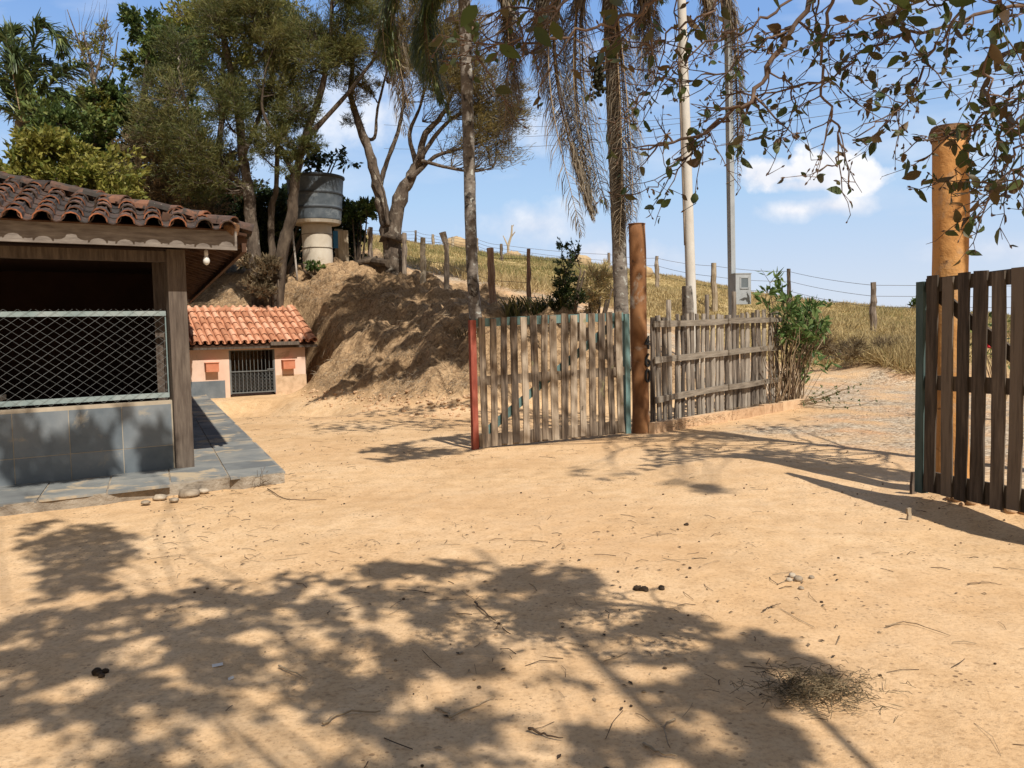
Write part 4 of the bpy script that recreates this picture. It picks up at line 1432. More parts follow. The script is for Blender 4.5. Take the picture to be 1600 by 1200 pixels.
m.plank(b + np.array([.12, 0, 0]), P(536, 360, 29.5), .34, .05, (.2, -1, 0), .8); m.plank(b + np.array([-.05, .08, 0]), P(529, 358, 29.6), .3, .05, (.2, -1, 0), .4)
m.build('boards', M['post_pale'], dr)
m = MB(); m.plank(P(526, 388, 29.45), P(525, 361, 29.45), .22, .03, (.2, -1, 0), .5); m.build('blue_panel', M['blue'], dr)

for i, (a_, b_, r_, lab) in enumerate([((572, 407), (607, 412), .13, 'upper log of the pile left of the forked tree'),
                                       ((580, 418), (612, 424), .15, 'thick lower log lying against the forked tree'),
                                       ((560, 411), (590, 404), .09, 'thin log lying across the back of the pile')]):
    A = P(*a_, 27.6 - .15 * i); B = P(*b_, 26.7 + .3 * i)
    m = MB(); m.tube(curve([A, B], 6), r_, 10, random.random(), rough=.06)
    tag(m.build('log', M['bark_dark']), lab, 'log', 'log pile by the forked tree')

# termite mounds
def lumpy(mb, c, r, sq=.7, n=1, val=None):
    nu, nv = 12, 7
    V = []
    for j in range(nv):
        t = math.pi * (j + .02) / (nv - 1 + .04)
        for i in range(nu):
            p_ = 2 * math.pi * i / nu
            k = 1 + .28 * (random.random() - .5)
            V.append([c[0] + r * k * math.sin(t) * math.cos(p_), c[1] + r * k * math.sin(t) * math.sin(p_), c[2] + r * sq * k * math.cos(t)])
    f = [(j * nu + i, (j + 1) * nu + i, (j + 1) * nu + (i + 1) % nu, j * nu + (i + 1) % nu) for j in range(nv - 1) for i in range(nu)]
    mb.add(V, f, val)


for (px, py, d, r, lab) in [(717, 399, 46, .75, 'wide earthen termite mound on the ridge left of the lichened palm'), (800, 408, 44, .5, 'small earthen mound on the ridge below the bare sapling'),
                            (907, 417, 42, .55, 'earthen mound on the ridge behind the dark sapling shrub'), (1003, 434, 40, .5, 'earthen mound on the ridge right of the rusty gatepost')]:
    px = 632 + 60 if False else px
    if 'left of the lichened' in lab: px = 718 - 4
    c = P(px, py, d); c[2] = Z(c[0], c[1]) + .15 * r
    m = MB(); lumpy(m, c, r, .75)
    tag(m.build('termite_mound', M['mound'], smooth=True), lab, 'mound', 'termite mounds on the ridge')

# ------------------------------------------------------------------ trees
def pl(pts, d, dd=0.0):
    return [P(px, py, d + dd * i) for i, (px, py) in enumerate(pts)]


def grounded(pts):
    pts = [np.array(p) for p in pts]
    pts[0][2] = Z(pts[0][0], pts[0][1]) - .1
    return pts


# fine-leaved multi-stem tree (two trees at the bank top)
def scatter_clumps(poly, n, d0, d1, r0, r1, k=1.0):
    poly = np.array(poly, float)
    out = []
    lo, hi = poly.min(0), poly.max(0)
    while len(out) < n:
        p = rng.uniform(lo, hi)
        if inside(p, poly):
            out.append((P(p[0], p[1], rng.uniform(d0, d1)), rng.uniform(r0, r1), k))
    return out


def inside(p, poly):
    x, y = p; c = False; n = len(poly); j = n - 1
    for i in range(n):
        if (poly[i][1] > y) != (poly[j][1] > y) and x < (poly[j][0] - poly[i][0]) * (y - poly[i][1]) / (poly[j][1] - poly[i][1] + 1e-9) + poly[i][0]:
            c = not c
        j = i
    return c


trA = [(grounded(pl([(405, 455), (395, 380), (388, 300), (378, 230), (370, 150), (352, 70), (340, 0)], 26.3)), .22, .06),
       (pl([(388, 300), (340, 250), (300, 190), (280, 120)], 26.3, -.2), .10, .03),
       (pl([(380, 240), (410, 170), (430, 90), (425, 0)], 26.3, .2), .09, .03)]
clA = scatter_clumps([(230, 110), (300, 40), (350, 90), (410, 130), (400, 250), (330, 300), (270, 270), (235, 190)], 34, 24.6, 27.5, .8, 1.35) + \
    scatter_clumps([(330, -20), (470, -20), (480, 120), (430, 180), (380, 110), (340, 60)], 20, 25, 27.5, .8, 1.3)
make_tree('fine_leaved_tree', 'olive fine leaved tree with pale upright trunk behind the low orange tiled roof', trA, clA, 'bark', 'l_olive', (.17, .017), 1500, 26, 'fine leaved trees on the bank', twr=.010, upb=.35)
trB = [(grounded(pl([(415, 462), (440, 400), (455, 340), (462, 280), (475, 220), (500, 150), (515, 70), (520, -10)], 25.8)), .21, .05),
       (pl([(475, 220), (540, 150), (575, 105), (610, 60)], 25.8, .1), .08, .03),
       (pl([(462, 280), (430, 215), (410, 170), (415, 110)], 25.8, -.1), .08, .025),
       (grounded(pl([(425, 460), (425, 400), (424, 330), (432, 290), (436, 210), (465, 180)], 26.6)), .13, .05)]
clB = scatter_clumps([(440, 40), (520, -20), (600, -20), (600, 70), (560, 105), (500, 110), (470, 190), (400, 190), (395, 110)], 34, 24.8, 27.2, .7, 1.2) + \
    scatter_clumps([(390, 210), (450, 180), (500, 215), (460, 260), (400, 250)], 10, 25, 26.5, .4, .7, .5)
make_tree('fine_leaved_tree', 'olive fine leaved tree with several leaning stems left of the water tank', trB, clB, 'bark_dark', 'l_olive', (.17, .017), 1500, 26, 'fine leaved trees on the bank', twr=.010, upb=.35)

trC = [(grounded(pl([(617, 430), (615, 405), (611, 372), (608, 350)], 27)), .34, .27),
       (pl([(608, 375), (600, 335), (591, 300), (580, 250), (563, 200), (548, 150), (550, 100), (540, 40)], 27), .23, .04),
       (pl([(592, 300), (602, 260), (622, 205), (630, 160), (628, 120)], 27.1), .09, .03),
       (pl([(563, 215), (585, 215), (590, 170), (605, 110)], 27.3), .07, .03),
       (pl([(613, 375), (624, 312), (640, 280), (655, 250), (662, 215), (690, 180), (705, 150)], 26.9), .25, .04),
       (pl([(640, 280), (680, 245), (720, 232), (770, 215)], 26.8), .09, .025),
       (pl([(655, 250), (690, 200), (730, 170), (770, 150)], 26.7), .08, .025),
       (pl([(655, 250), (700, 262), (740, 268), (770, 262)], 26.7), .06, .02),
       (pl([(650, 255), (640, 210), (655, 170), (670, 120)], 27.1), .08, .03),
       (pl([(606, 352), (600, 300), (582, 262)], 26.6), .05, .02)]


def fan(wood, lf):
    # many fine upswept twigs fanning to the right, each with a sparse brush of needles
    starts = [P(px, py, 26.8) for px, py in ((690, 240), (720, 232), (740, 200), (700, 180), (730, 170), (670, 140), (760, 215), (740, 265), (705, 262), (660, 190), (630, 160), (605, 130))]
    for s0 in starts:
        for k in range(9):
            e = s0 + np.array([rng.uniform(-.35, 1.5), rng.uniform(-.9, .9), rng.uniform(-.1, 1.3)])
            pts = limb(wood, s0, e, .018, .005, .12, 6, 3, up=.4)
            for j in range(3):
                q = pts[rng.integers(2, 6)]
                e2 = q + np.array([rng.uniform(-.2, .9), rng.uniform(-.4, .4), rng.uniform(0, .6)])
                limb(wood, q, e2, .007, .003, .1, 4, 3, up=.3)
                kk = 22
                t_ = rng.uniform(.2, 1.1, kk)[:, None]
                cc = q + (e2 - q) * t_ + rng.normal(0, .06, (kk, 3))
                d = unit((e2 - q) + rng.normal(0, .3, (kk, 3)))
                lf.leaves(cc, d, perp(d), .22 * rng.uniform(.6, 1.2, kk), .016, np.clip(rng.normal(.55, .25, kk), 0, .99))


clC = scatter_clumps([(545, -20), (720, -20), (720, 90), (660, 120), (590, 90)], 14, 26, 28.2, .6, 1.0) + \
    scatter_clumps([(570, 60), (640, 20), (720, 20), (800, 110), (805, 230), (760, 240), (720, 150), (650, 110), (600, 120)], 34, 25.8, 28, .6, 1.1) + \
    scatter_clumps([(535, 120), (600, 130), (600, 200), (540, 190)], 5, 26.2, 27.6, .4, .6, .5)
make_tree('fine_leaved_tree', 'forked tree with a thick grey trunk and fanning thin branches right of the tank', trC, clC, 'bark', 'l_rusty', (.17, .016), 1100, 24, 'fine leaved trees on the bank', extra=fan, twr=.010, upb=.4)

# dense broadleaf trees behind the house
trD = [(grounded([P(215, 330, 30), P(215, 250, 30), P(225, 150, 30), P(235, 60, 30)]), .2, .06)]
clD = scatter_clumps([(135, 160), (180, 60), (240, 30), (300, 50), (320, 110), (260, 200), (240, 300), (130, 300), (110, 230)], 34, 28.5, 31.5, .75, 1.15)
make_tree('broadleaf_tree', 'dense dark green broadleaf tree between the left palm and the olive tree', trD, clD, 'bark_dark', 'l_green', (.20, .10), 700, 14, 'broadleaf trees behind the house', droop=.2)
trE = [(grounded([P(330, 380, 32), P(335, 300, 32), P(345, 200, 32), P(350, 60, 32)]), .2, .06)]
clE = scatter_clumps([(260, 20), (340, -20), (460, -20), (470, 60), (400, 80), (380, 140), (300, 120)], 22, 30.5, 33, .7, 1.1)
make_tree('broadleaf_tree', 'tall light green loose crowned tree behind the olive tree', trE, clE, 'bark_dark', 'l_yellow', (.20, .085), 330, 14, 'broadleaf trees behind the house')
# bare upper twigs at the left
trF = [(grounded([P(150, 330, 29), P(150, 220, 29), P(146, 120, 29), P(130, 50, 29)]), .12, .03),
       ([P(146, 130, 29), P(160, 80, 29), P(168, 20, 29.3)], .05, .012), ([P(146, 130, 29), P(125, 70, 29), P(105, 15, 29)], .05, .012), ([P(150, 150, 29), P(175, 110, 29), P(185, 50, 29)], .05, .012)]


def twigs(wood, lf):
    for k in range(70):
        s0 = P(rng.uniform(115, 175), rng.uniform(50, 140), rng.uniform(28.5, 29.5))
        e = s0 + np.array([rng.uniform(-.5, .6), rng.uniform(-.4, .4), rng.uniform(.2, 1.3)])
        limb(wood, s0, e, .012, .003, .1, 5, 3)


clF = scatter_clumps([(110, 60), (165, 50), (180, 110), (160, 180), (110, 130)], 10, 28.4, 29.6, .5, .75, .5)
make_tree('twiggy_tree', 'half bare twiggy tree with yellowing leaves beside the left palm', trF, clF, 'bark', 'l_yellow', (.14, .06), 320, 14, extra=twigs)
# understorey: grey twiggy thicket
def bush(name, label, poly, n, d0, d1, r0, r1, leafm, leaf, nl, nt_, bark='bark_dark', group=None, cat='shrub', base=None, **kw):
    cl = scatter_clumps(poly, n, d0, d1, r0, r1)
    pc = np.array(poly).mean(0)
    dm = (d0 + d1) / 2
    b = P(pc[0], pc[1], dm) if base is None else P(*base, dm)
    z = Z(b[0], b[1])
    top = P(pc[0], pc[1], dm)
    tr = []
    for k in range(4):
        o = np.array([rng.uniform(-.4, .4), rng.uniform(-.3, .3), 0])
        b0 = np.array([b[0], b[1], z - .1]) + o * .4
        tr.append(([b0, (b0 + top) / 2 + o * .5, top + o], .05, .02))
    return make_tree(name, label, tr, cl, bark, leafm, leaf, nl, nt_, group, cat, sides=6, limb_r=.015, twr=kw.pop('twr', .007), **kw)


bush('leafy_shrub', 'sunlit yellow green shrub growing above the mossy roof', [(-60, 225), (40, 215), (110, 205), (170, 245), (215, 290), (190, 320), (-60, 320)], 30, 17.5, 20, .5, .8, 'l_yellow', (.13, .07), 700, 16, base=(80, 420), droop=.25)
bush('leafy_shrub', 'small leafy shrub around the left palm trunk above the roof', [(60, 170), (110, 180), (130, 220), (90, 230), (50, 215)], 8, 22, 24, .5, .8, 'l_green', (.15, .08), 500, 12, base=(90, 400))
bush('thicket', 'grey brown twiggy thicket under the olive tree', [(170, 220), (300, 220), (390, 240), (400, 330), (300, 330), (200, 310)], 30, 26.8, 29, .6, .9, 'l_brush', (.14, .04), 420, 26, base=(290, 400), twr=.011)
bush('dark_hedge', 'dense dark hedge behind the water tank column', [(220, 300), (340, 285), (440, 285), (470, 330), (470, 410), (400, 400), (300, 400), (220, 340)], 66, 30.5, 33, .8, 1.15, 'l_deep', (.16, .085), 800, 12, base=(420, 400), cat='hedge')
bush('dark_hedge', 'dark ivy clad hedge right of the tank beside the board door', [(500, 310), (550, 320), (565, 360), (556, 410), (505, 410)], 16, 30, 31.8, .4, .65, 'l_deep', (.15, .08), 650, 10, base=(535, 410), cat='hedge')
bush('leafy_shrub', 'small bright leaved shrub at the hedge end right of the tank', [(545, 320), (575, 315), (592, 330), (575, 360), (550, 360)], 8, 29.3, 30.3, .3, .5, 'l_green', (.15, .08), 380, 10, base=(563, 405))
bush('leafy_shrub', 'dark leafed shrub hanging over the top of the tank', [(455, 240), (520, 235), (560, 255), (540, 270), (470, 265)], 9, 27.8, 29.4, .25, .5, 'l_deep', (.20, .09), 70, 9, base=(440, 420), droop=.4)
bush('scrub', 'grey brush at the foot of the leaning stems on the bank', [(385, 410), (430, 400), (450, 440), (430, 470), (395, 465)], 9, 25.2, 25.8, .3, .5, 'l_brush', (.16, .03), 300, 16, base=(420, 468), upb=.6)
bush('small_bush', 'little green bush at the foot of the tank column', [(482, 415), (500, 412), (500, 430), (484, 430)], 4, 27.0, 27.3, .18, .26, 'l_green', (.1, .05), 160, 6, base=(491, 432))
bush('sapling_shrub', 'dark green slender sapling behind the slatted gate right of the palm', [(872, 375), (900, 360), (905, 420), (912, 480), (862, 480), (866, 430)], 26, 19.6, 20.6, .14, .26, 'l_deep', (.10, .035), 100, 9, base=(885, 500), upb=.4)
bush('scrub', 'dry yellowish scrub between the dark sapling and the second palm', [(905, 420), (960, 430), (965, 480), (900, 480)], 12, 20.5, 22.5, .3, .5, 'l_grass', (.18, .03), 260, 12, base=(930, 500), upb=.6, bark='bark')
bush('scrub', 'low dark brush on the road bank behind the leafy green shrub', [(1240, 525), (1330, 535), (1440, 545), (1440, 572), (1300, 560), (1240, 552)], 22, 23.2, 25.5, .25, .42, 'l_brush', (.22, .02), 240, 16, base=(1330, 565), upb=.3, bark='bark')
bush('scrub', 'tiny green bush on the skyline beside the dark gate', [(1422, 470), (1440, 465), (1445, 485), (1425, 485)], 4, 40, 41.5, .3, .45, 'l_green', (.2, .1), 120, 6, base=(1434, 492))

# green shrub at the end of the paling fence
def gshrub():
    b = P(1232, 640, 16.9); b[2] = Z(b[0], b[1])
    t = thing('green_shrub', 'tall fresh green shrub with bare lower stems at the end of the paling fence', 'shrub', b)
    wd, lf, dry = MB(), MB(), MB()
    for k in range(26):
        e = P(rng.uniform(1190, 1295), rng.uniform(442, 520), rng.uniform(16.3, 17.6))
        if k < 8:
            e = P(rng.uniform(1240, 1300), rng.uniform(480, 540), rng.uniform(16.5, 17.6))
        s0 = b + np.array([rng.uniform(-.25, .25), rng.uniform(-.2, .2), 0])
        pts = limb(wd, s0, e, .016, .006, .05, 9, 5, up=-.5)
        for j in range(7):
            q = pts[rng.integers(6, 9)]
            d0 = unit(np.array([rng.normal(0, .6), rng.normal(0, .6), rng.uniform(.2, 1)]))
            e2 = q + d0 * rng.uniform(.1, .35)
            wd.tube([q, e2], [.006, .003], 3, cap=False)
            kk = 5
            d = unit(d0 * .5 + rng.normal(0, .6, (kk, 3)) + np.array([0, 0, .05]))
            cc = q + (e2 - q) * rng.uniform(.4, 1, kk)[:, None]
            lf.leaves(cc, d, perp(d), rng.uniform(.14, .27, kk), rng.uniform(.045, .075, kk), np.clip(rng.normal(.5, .25, kk), 0, .99), fold=.15)
    for k in range(38):
        a = b + np.array([rng.uniform(-.9, .2), rng.uniform(-.7, .1), rng.uniform(0, .3)])
        a = b - fd * rng.uniform(0, 1.1) + fn * rng.uniform(.05, .25) + UP * rng.uniform(0, .2)
        e = a + np.array([rng.uniform(-.5, .3), rng.uniform(-.3, .2), rng.uniform(.5, 1.5)])
        limb(dry, a, e, .010, .004, .08, 6, 4, up=.1)
    for k in range(16):
        q = b + np.array([rng.uniform(-.15, .75), rng.uniform(-.3, .4), rng.uniform(.45, 1.3)])
        wd.tube([b + (q - b) * [.4, .4, .1], q], [.008, .004], 4, cap=False)
        kk = 8
        d = unit(rng.normal(0, .7, (kk, 3)) + np.array([0, 0, -.2]))
        lf.leaves(np.repeat(q[None], kk, 0) + rng.normal(0, .07, (kk, 3)), d, perp(d), rng.uniform(.14, .25, kk), rng.uniform(.04, .07, kk), np.clip(rng.normal(.45, .25, kk), 0, .99), fold=.15)
    for k in range(14):
        a = b + np.array([rng.uniform(-.2, .3), rng.uniform(-.5, 0), .05])
        e = a + np.array([rng.uniform(.4, 1.2), rng.uniform(-.9, .1), rng.uniform(.05, .45)])
        pts = limb(dry, a, e, .008, .003, .1, 6, 3, up=.3)
        kk = 14
        d = rand_dirs(kk)
        lf.leaves(pts[rng.integers(2, 6, kk)], d, perp(d), .05, .03, np.clip(rng.normal(.15, .1, kk), 0, .99))
    wd.build('stem', M['twig'], t, smooth=True); lf.build('foliage', M['l_bright'], t); dry.build('dry_stems', M['twig'], t)


gshrub()


def strap_clump(label, px, py, d, n, L, spread, leafm):
    b = P(px, py, d); b[2] = Z(b[0], b[1])
    m = MB()
    for k in range(n):
        a = rng.uniform(0, 2 * math.pi); o = np.array([math.cos(a), math.sin(a), 0])
        s = rng.uniform(.3, 1) * spread; h = L * rng.uniform(.6, 1)
        c = b + np.array([rng.uniform(-.9, .9) * spread * .9, rng.uniform(-.3, .3), -.03])
        side = np.array([-o[1], o[0], 0]) * .018
        tt = np.linspace(0, 1, 5)
        pts = [c + o * s * t_ * (.4 + .6 * t_) + UP * (h * (t_ * 1.25 - .55 * t_ * t_ * t_)) for t_ in tt]
        V = []
        for t_, p_ in zip(tt, pts):
            w_ = 1 - t_ ** 2 * .95
            V += [p_ - side * w_, p_ + side * w_]
        m.add(V, [(2 * i, 2 * i + 1, 2 * i + 3, 2 * i + 2) for i in range(4)], random.random())
    return tag(m.build('strap_plant', M[leafm]), label, 'plant')


strap_clump('wide clump of arching strap leaves behind the top of the slatted gate', 835, 497, 20.3, 240, .72, .85, 'l_strap')
strap_clump('thin dry tuft at the base of the lichened palm', 728, 492, 19.6, 40, .4, .35, 'l_brush')

# bare sapling on the ridge, bare twigs
b = P(795, 405, 44); b[2] = Z(b[0], b[1])
m = MB()
m.tube(curve([b, P(794, 385, 44), P(799, 368, 44), P(800, 352, 44)], 8), np.linspace(.09, .03, 9)[:len(curve([b, P(794, 385, 44), P(799, 368, 44), P(800, 352, 44)], 8))], 6)
m.tube(curve([P(794, 385, 44), P(789, 374, 44), P(786, 368, 44)], 5), np.linspace(.05, .02, 5), 5)
m.tube(curve([P(799, 370, 44), P(805, 362, 44)], 4), np.linspace(.04, .02, 4), 5)
m.tube(curve([P(800, 355, 44), P(803, 351, 44)], 4), np.linspace(.03, .015, 4), 5)
tag(m.build('bare_sapling', M['post_pale']), 'small leafless dead sapling standing on the grassy ridge', 'tree')
b = P(927, 470, 23); m = MB()
b[2] = Z(b[0], b[1])
for k in range(14):
    limb(m, b, P(rng.uniform(905, 950), rng.uniform(395, 430), 23), .012, .004, .06, 6, 3)
tag(m.build('dry_stalks', M['twig']), 'spray of bare dry stalks left of the second palm', 'plant')


# ------------------------------------------------------------------ palms
def frond(wood, leaf, pts, n, L, droop, spread=.9, r=.018, vmean=.5, lw=.014):
    c = curve(pts, 22)
    wood.tube(c, np.linspace(r, r * .25, len(c)), 5, cap=False)
    tan = unit(np.gradient(c, axis=0))
    f = np.linspace(0, len(c) - 1.001, n)
    i0 = f.astype(int); fr_ = (f - i0)[:, None]
    p = c[i0] * (1 - fr_) + c[i0 + 1] * fr_
    tg = unit(tan[i0])
    tq = f / len(c)
    ln = L * np.sin(np.clip(tq * .85 + .18, 0, 1) * math.pi) ** .6
    for sg in (-1, 1):
        side = np.cross(tg, UP); bad = np.linalg.norm(side, axis=1) < .25
        side[bad] = np.cross(tg[bad], np.array([.3, 1, 0]))
        side = unit(side) * sg
        side = unit(side + rng.normal(0, .28, side.shape))
        d1 = unit(side * spread + tg * .55 + UP * .12)
        d2 = unit(d1 * (1 - droop) + tg * .25 - UP * droop * 1.3 + rng.normal(0, .1, d1.shape))
        k = len(p)
        mid = p + d1 * (ln * .45)[:, None]
        end = mid + d2 * (ln * .55)[:, None]
        w = unit(np.cross(d1, UP + rng.normal(0, .3, d1.shape))) * lw
        V = np.stack([p - w * .7, p + w * .7, mid + w, mid - w, end + w * .15, end - w * .15], 1)
        base = np.arange(k)[:, None] * 6
        fq = np.concatenate([base + np.array([[0, 1, 2, 3]]), base + np.array([[3, 2, 4, 5]])])
        val = np.clip(rng.normal(vmean, .2, k), 0, .99)
        leaf.add(V.reshape(-1, 3), fq, np.concatenate([val, val]))


def palm(label, trunk, r0, r1, crown_at, live, hang, group='palms', fruit=None, liveL=2.6, dead_mat='l_dead', leafL=.62, seed=1):
    trunk = grounded(trunk)
    t = thing('palm_tree', label, 'palm', trunk[0], group)
    m = MB()
    c = curve(trunk, 36)
    zz = np.linspace(0, 1, len(c))
    m.tube(c, (r0 + (r1 - r0) * zz) * (1 + .025 * np.sin(zz * 90)) + .05 * np.exp(-zz * 18), 14, .5, rough=.03)
    m.build('trunk', M['palm_bark'], t, smooth=True)
    wood, lf, df = MB(), MB(), MB()
    top = c[-1]
    rg = np.random.default_rng(seed)
    for k in range(live):
        a = 2 * math.pi * (k + rg.uniform(-.3, .3)) / live
        el = rg.uniform(.1, 1.1)
        o = np.array([math.cos(a), math.sin(a), 0])
        Lk = liveL * rg.uniform(.85, 1.1)
        p1 = top + (o * math.cos(el) + UP * math.sin(el)) * Lk * .4
        p2 = p1 + (o * .95 + UP * (math.sin(el) * .35 - .1)) * Lk * .35
        p3 = p2 + (o * .6 - UP * .55) * Lk * .3
        frond(wood, lf, [top, p1, p2, p3], 80, leafL, .45, vmean=.45, lw=.022)
    for h in hang:
        pts, dead = h[0], (h[1] if len(h) > 1 else True)
        if live == 0:
            frond(wood, lf, pts, 110, leafL, .42, spread=.85, r=.03, lw=.03, vmean=.35)
            continue
        for rep in range(6 if fruit is not None else 4):
            o_ = rg.normal(0, .055 * rep, 3) * [1, 1, 1.5]
            pp_ = [np.array(q) + o_ * (i_ / len(pts)) for i_, q in enumerate(pts)]
            frond(wood, df if dead else lf, pp_, 120, leafL * (h[2] if len(h) > 2 else 1.0) * rg.uniform(.8, 1.3), .58, spread=rg.uniform(.3, .8), r=.02, lw=.010, vmean=rg.uniform(.25, .6))
    wood.build('frond_stalks', M['twig'], t, smooth=True)
    lf.build('live_fronds', M['l_palm'], t)
    if df.n:
        df.build('dead_fronds', M[dead_mat], t)
    if fruit is not None:
        m = MB()
        for k in range(160):
            p_ = fruit + rng.normal(0, 1, 3) * np.array([.075, .075, .2])
            lumpy(m, p_, .035, 1.0)
        m.build('fruit_cluster', M['fruit'], t, smooth=True)
    return t


palm('tall palm with a lichen spotted trunk standing behind the slatted gate', pl([(744, 492), (737, 400), (733, 250), (727, 60), (724, -50)], 19.8), .135, .14,
     None, 15,
     [(pl([(690, -40), (640, -30), (612, 20), (625, 110), (642, 180)], 19.6), True, 1.0),
      (pl([(690, -40), (630, -20), (605, 40), (612, 120)], 19.4), False, .9),
      (pl([(705, -50), (670, 0), (668, 80), (690, 160)], 19.9), False, 1.1),
      (pl([(740, -60), (785, -10), (795, 90), (786, 230)], 19.8), True, 1.05),
      (pl([(735, -60), (775, -20), (800, 60), (812, 160)], 20.2), True, .8),
      (pl([(740, -60), (690, -10), (655, 60), (660, 110)], 20.4), False, .9)], seed=3)
palm('palm with shaggy dead fronds hanging beside its trunk behind the rusty gatepost', pl([(972, 500), (968, 400), (962, 250), (956, 80), (950, -60)], 17.8), .15, .15, None, 15,
     [(pl([(930, -60), (880, -20), (866, 60), (878, 160), (908, 270), (930, 335)], 17.4), True, 1.0),
      (pl([(935, -60), (905, 0), (900, 120), (912, 230), (925, 300)], 17.6), True, .9),
      (pl([(950, -50), (962, 50), (970, 180), (972, 290), (968, 380)], 17.45), True, .95),
      (pl([(930, -60), (870, -30), (845, 40), (850, 150)], 18.2), True, .9),
      (pl([(960, -60), (1000, -20), (1012, 40), (1012, 130)], 17.6), True, .8),
      (pl([(960, -60), (1060, -50), (1100, -10), (1108, 80)], 17.2), True, .7),
      (pl([(960, -60), (1090, -60), (1140, 20), (1150, 130), (1152, 250)], 17.2), True, .55)],
     fruit=P(935, 120, 17.6), seed=5)
palm('leafy green palm above the roof at the far left', pl([(48, 330), (38, 240), (35, 190)], 25), .2, .2, None, 0,
     [(pl([(35, 190), (45, 110), (62, 45), (90, 60), (100, 90)], 25), False, 1.0),
      (pl([(35, 190), (60, 150), (100, 115), (132, 100)], 24.8), False, 1.1),
      (pl([(35, 190), (28, 100), (5, 55), (-30, 60)], 25), False, 1.0),
      (pl([(35, 190), (75, 160), (100, 150), (115, 165)], 24.6), False, .8),
      (pl([(35, 190), (20, 110), (25, 90), (40, 150)], 24.3), False, .7),
      (pl([(35, 190), (0, 130), (-30, 120), (-50, 150)], 24.8), False, 1.0),
      (pl([(35, 190), (-5, 165), (-30, 180), (-40, 210)], 24.6), False, .8),
      (pl([(35, 190), (70, 185), (92, 180), (85, 205)], 24.4), False, .7),
      (pl([(35, 190), (10, 110), (18, 60), (20, 45)], 26), False, .9),
      (pl([(35, 190), (50, 130), (70, 100), (110, 120)], 26), False, 1.0)], leafL=.85, seed=9)


# ------------------------------------------------------------------ overhanging tree (rooted just behind the camera)
def leaf_mesh(mb, c, d, side, L, W, val, curl=.25):
    """real leaf blades: a folded, slightly curled ellipse of 8 faces"""
    nrm = np.cross(d, side)
    ts = np.array([0, .18, .45, .75, 1.0]); ws = np.array([.06, .75, 1.0, .62, .0])
    for i in range(len(c)):
        V = []
        for t_, w_ in zip(ts, ws):
            p_ = c[i] + d[i] * L[i] * t_ - nrm[i] * curl * L[i] * t_ * t_
            V += [p_ - side[i] * W[i] * .5 * w_ + nrm[i] * W[i] * .12 * w_, p_, p_ + side[i] * W[i] * .5 * w_ + nrm[i] * W[i] * .12 * w_]
        f = []
        for k in range(4):
            f += [(3 * k, 3 * k + 1, 3 * k + 4, 3 * k + 3), (3 * k + 1, 3 * k + 2, 3 * k + 5, 3 * k + 4)]
        mb.add(V, f, float(val[i]))


def near_leaves(mb, at, n, L0, L1):
    d = unit(rng.normal(0, .6, (n, 3)) + np.array([0, 0, -.55]))
    s = perp(d)
    L = rng.uniform(L0, L1, n)
    leaf_mesh(mb, at, d, s, L, L * rng.uniform(.48, .62, n), rng.random(n), curl=rng.uniform(.0, .35))


ot_base = np.array([3.0, -3.4, 0.0])
ot = thing('overhanging_tree', 'leathery leaved tree whose twiggy branches hang into the top right of the view', 'tree', ot_base)
wd, lf, cn = MB(), MB(), MB()
fork = np.array([2.85, -3.0, 3.2])


def stem_(pts, r0, r1, n=16):
    c = curve(pts, n)
    wd.tube(c, np.linspace(r0, r1, len(c)), 8, .5, rough=.05)
    return list(c)


stem_([ot_base - UP * .2, np.array([2.95, -3.3, 1.6]), fork], .26, .19)
low_l = stem_([fork, np.array([2.95, -1.2, 4.1]), np.array([2.7, .9, 3.9]), np.array([2.2, 2.3, 3.5])], .035, .010)
high_l = stem_([fork, np.array([2.4, -2.2, 5.4]), np.array([1.9, -1.2, 7.2]), np.array([1.2, -.4, 8.4])], .075, .02)
high_l += stem_([fork, np.array([3.2, -2.4, 5.6]), np.array([3.3, -1.2, 7.6]), np.array([3.2, -.2, 9.0])], .075, .02)
limbs_s = low_l

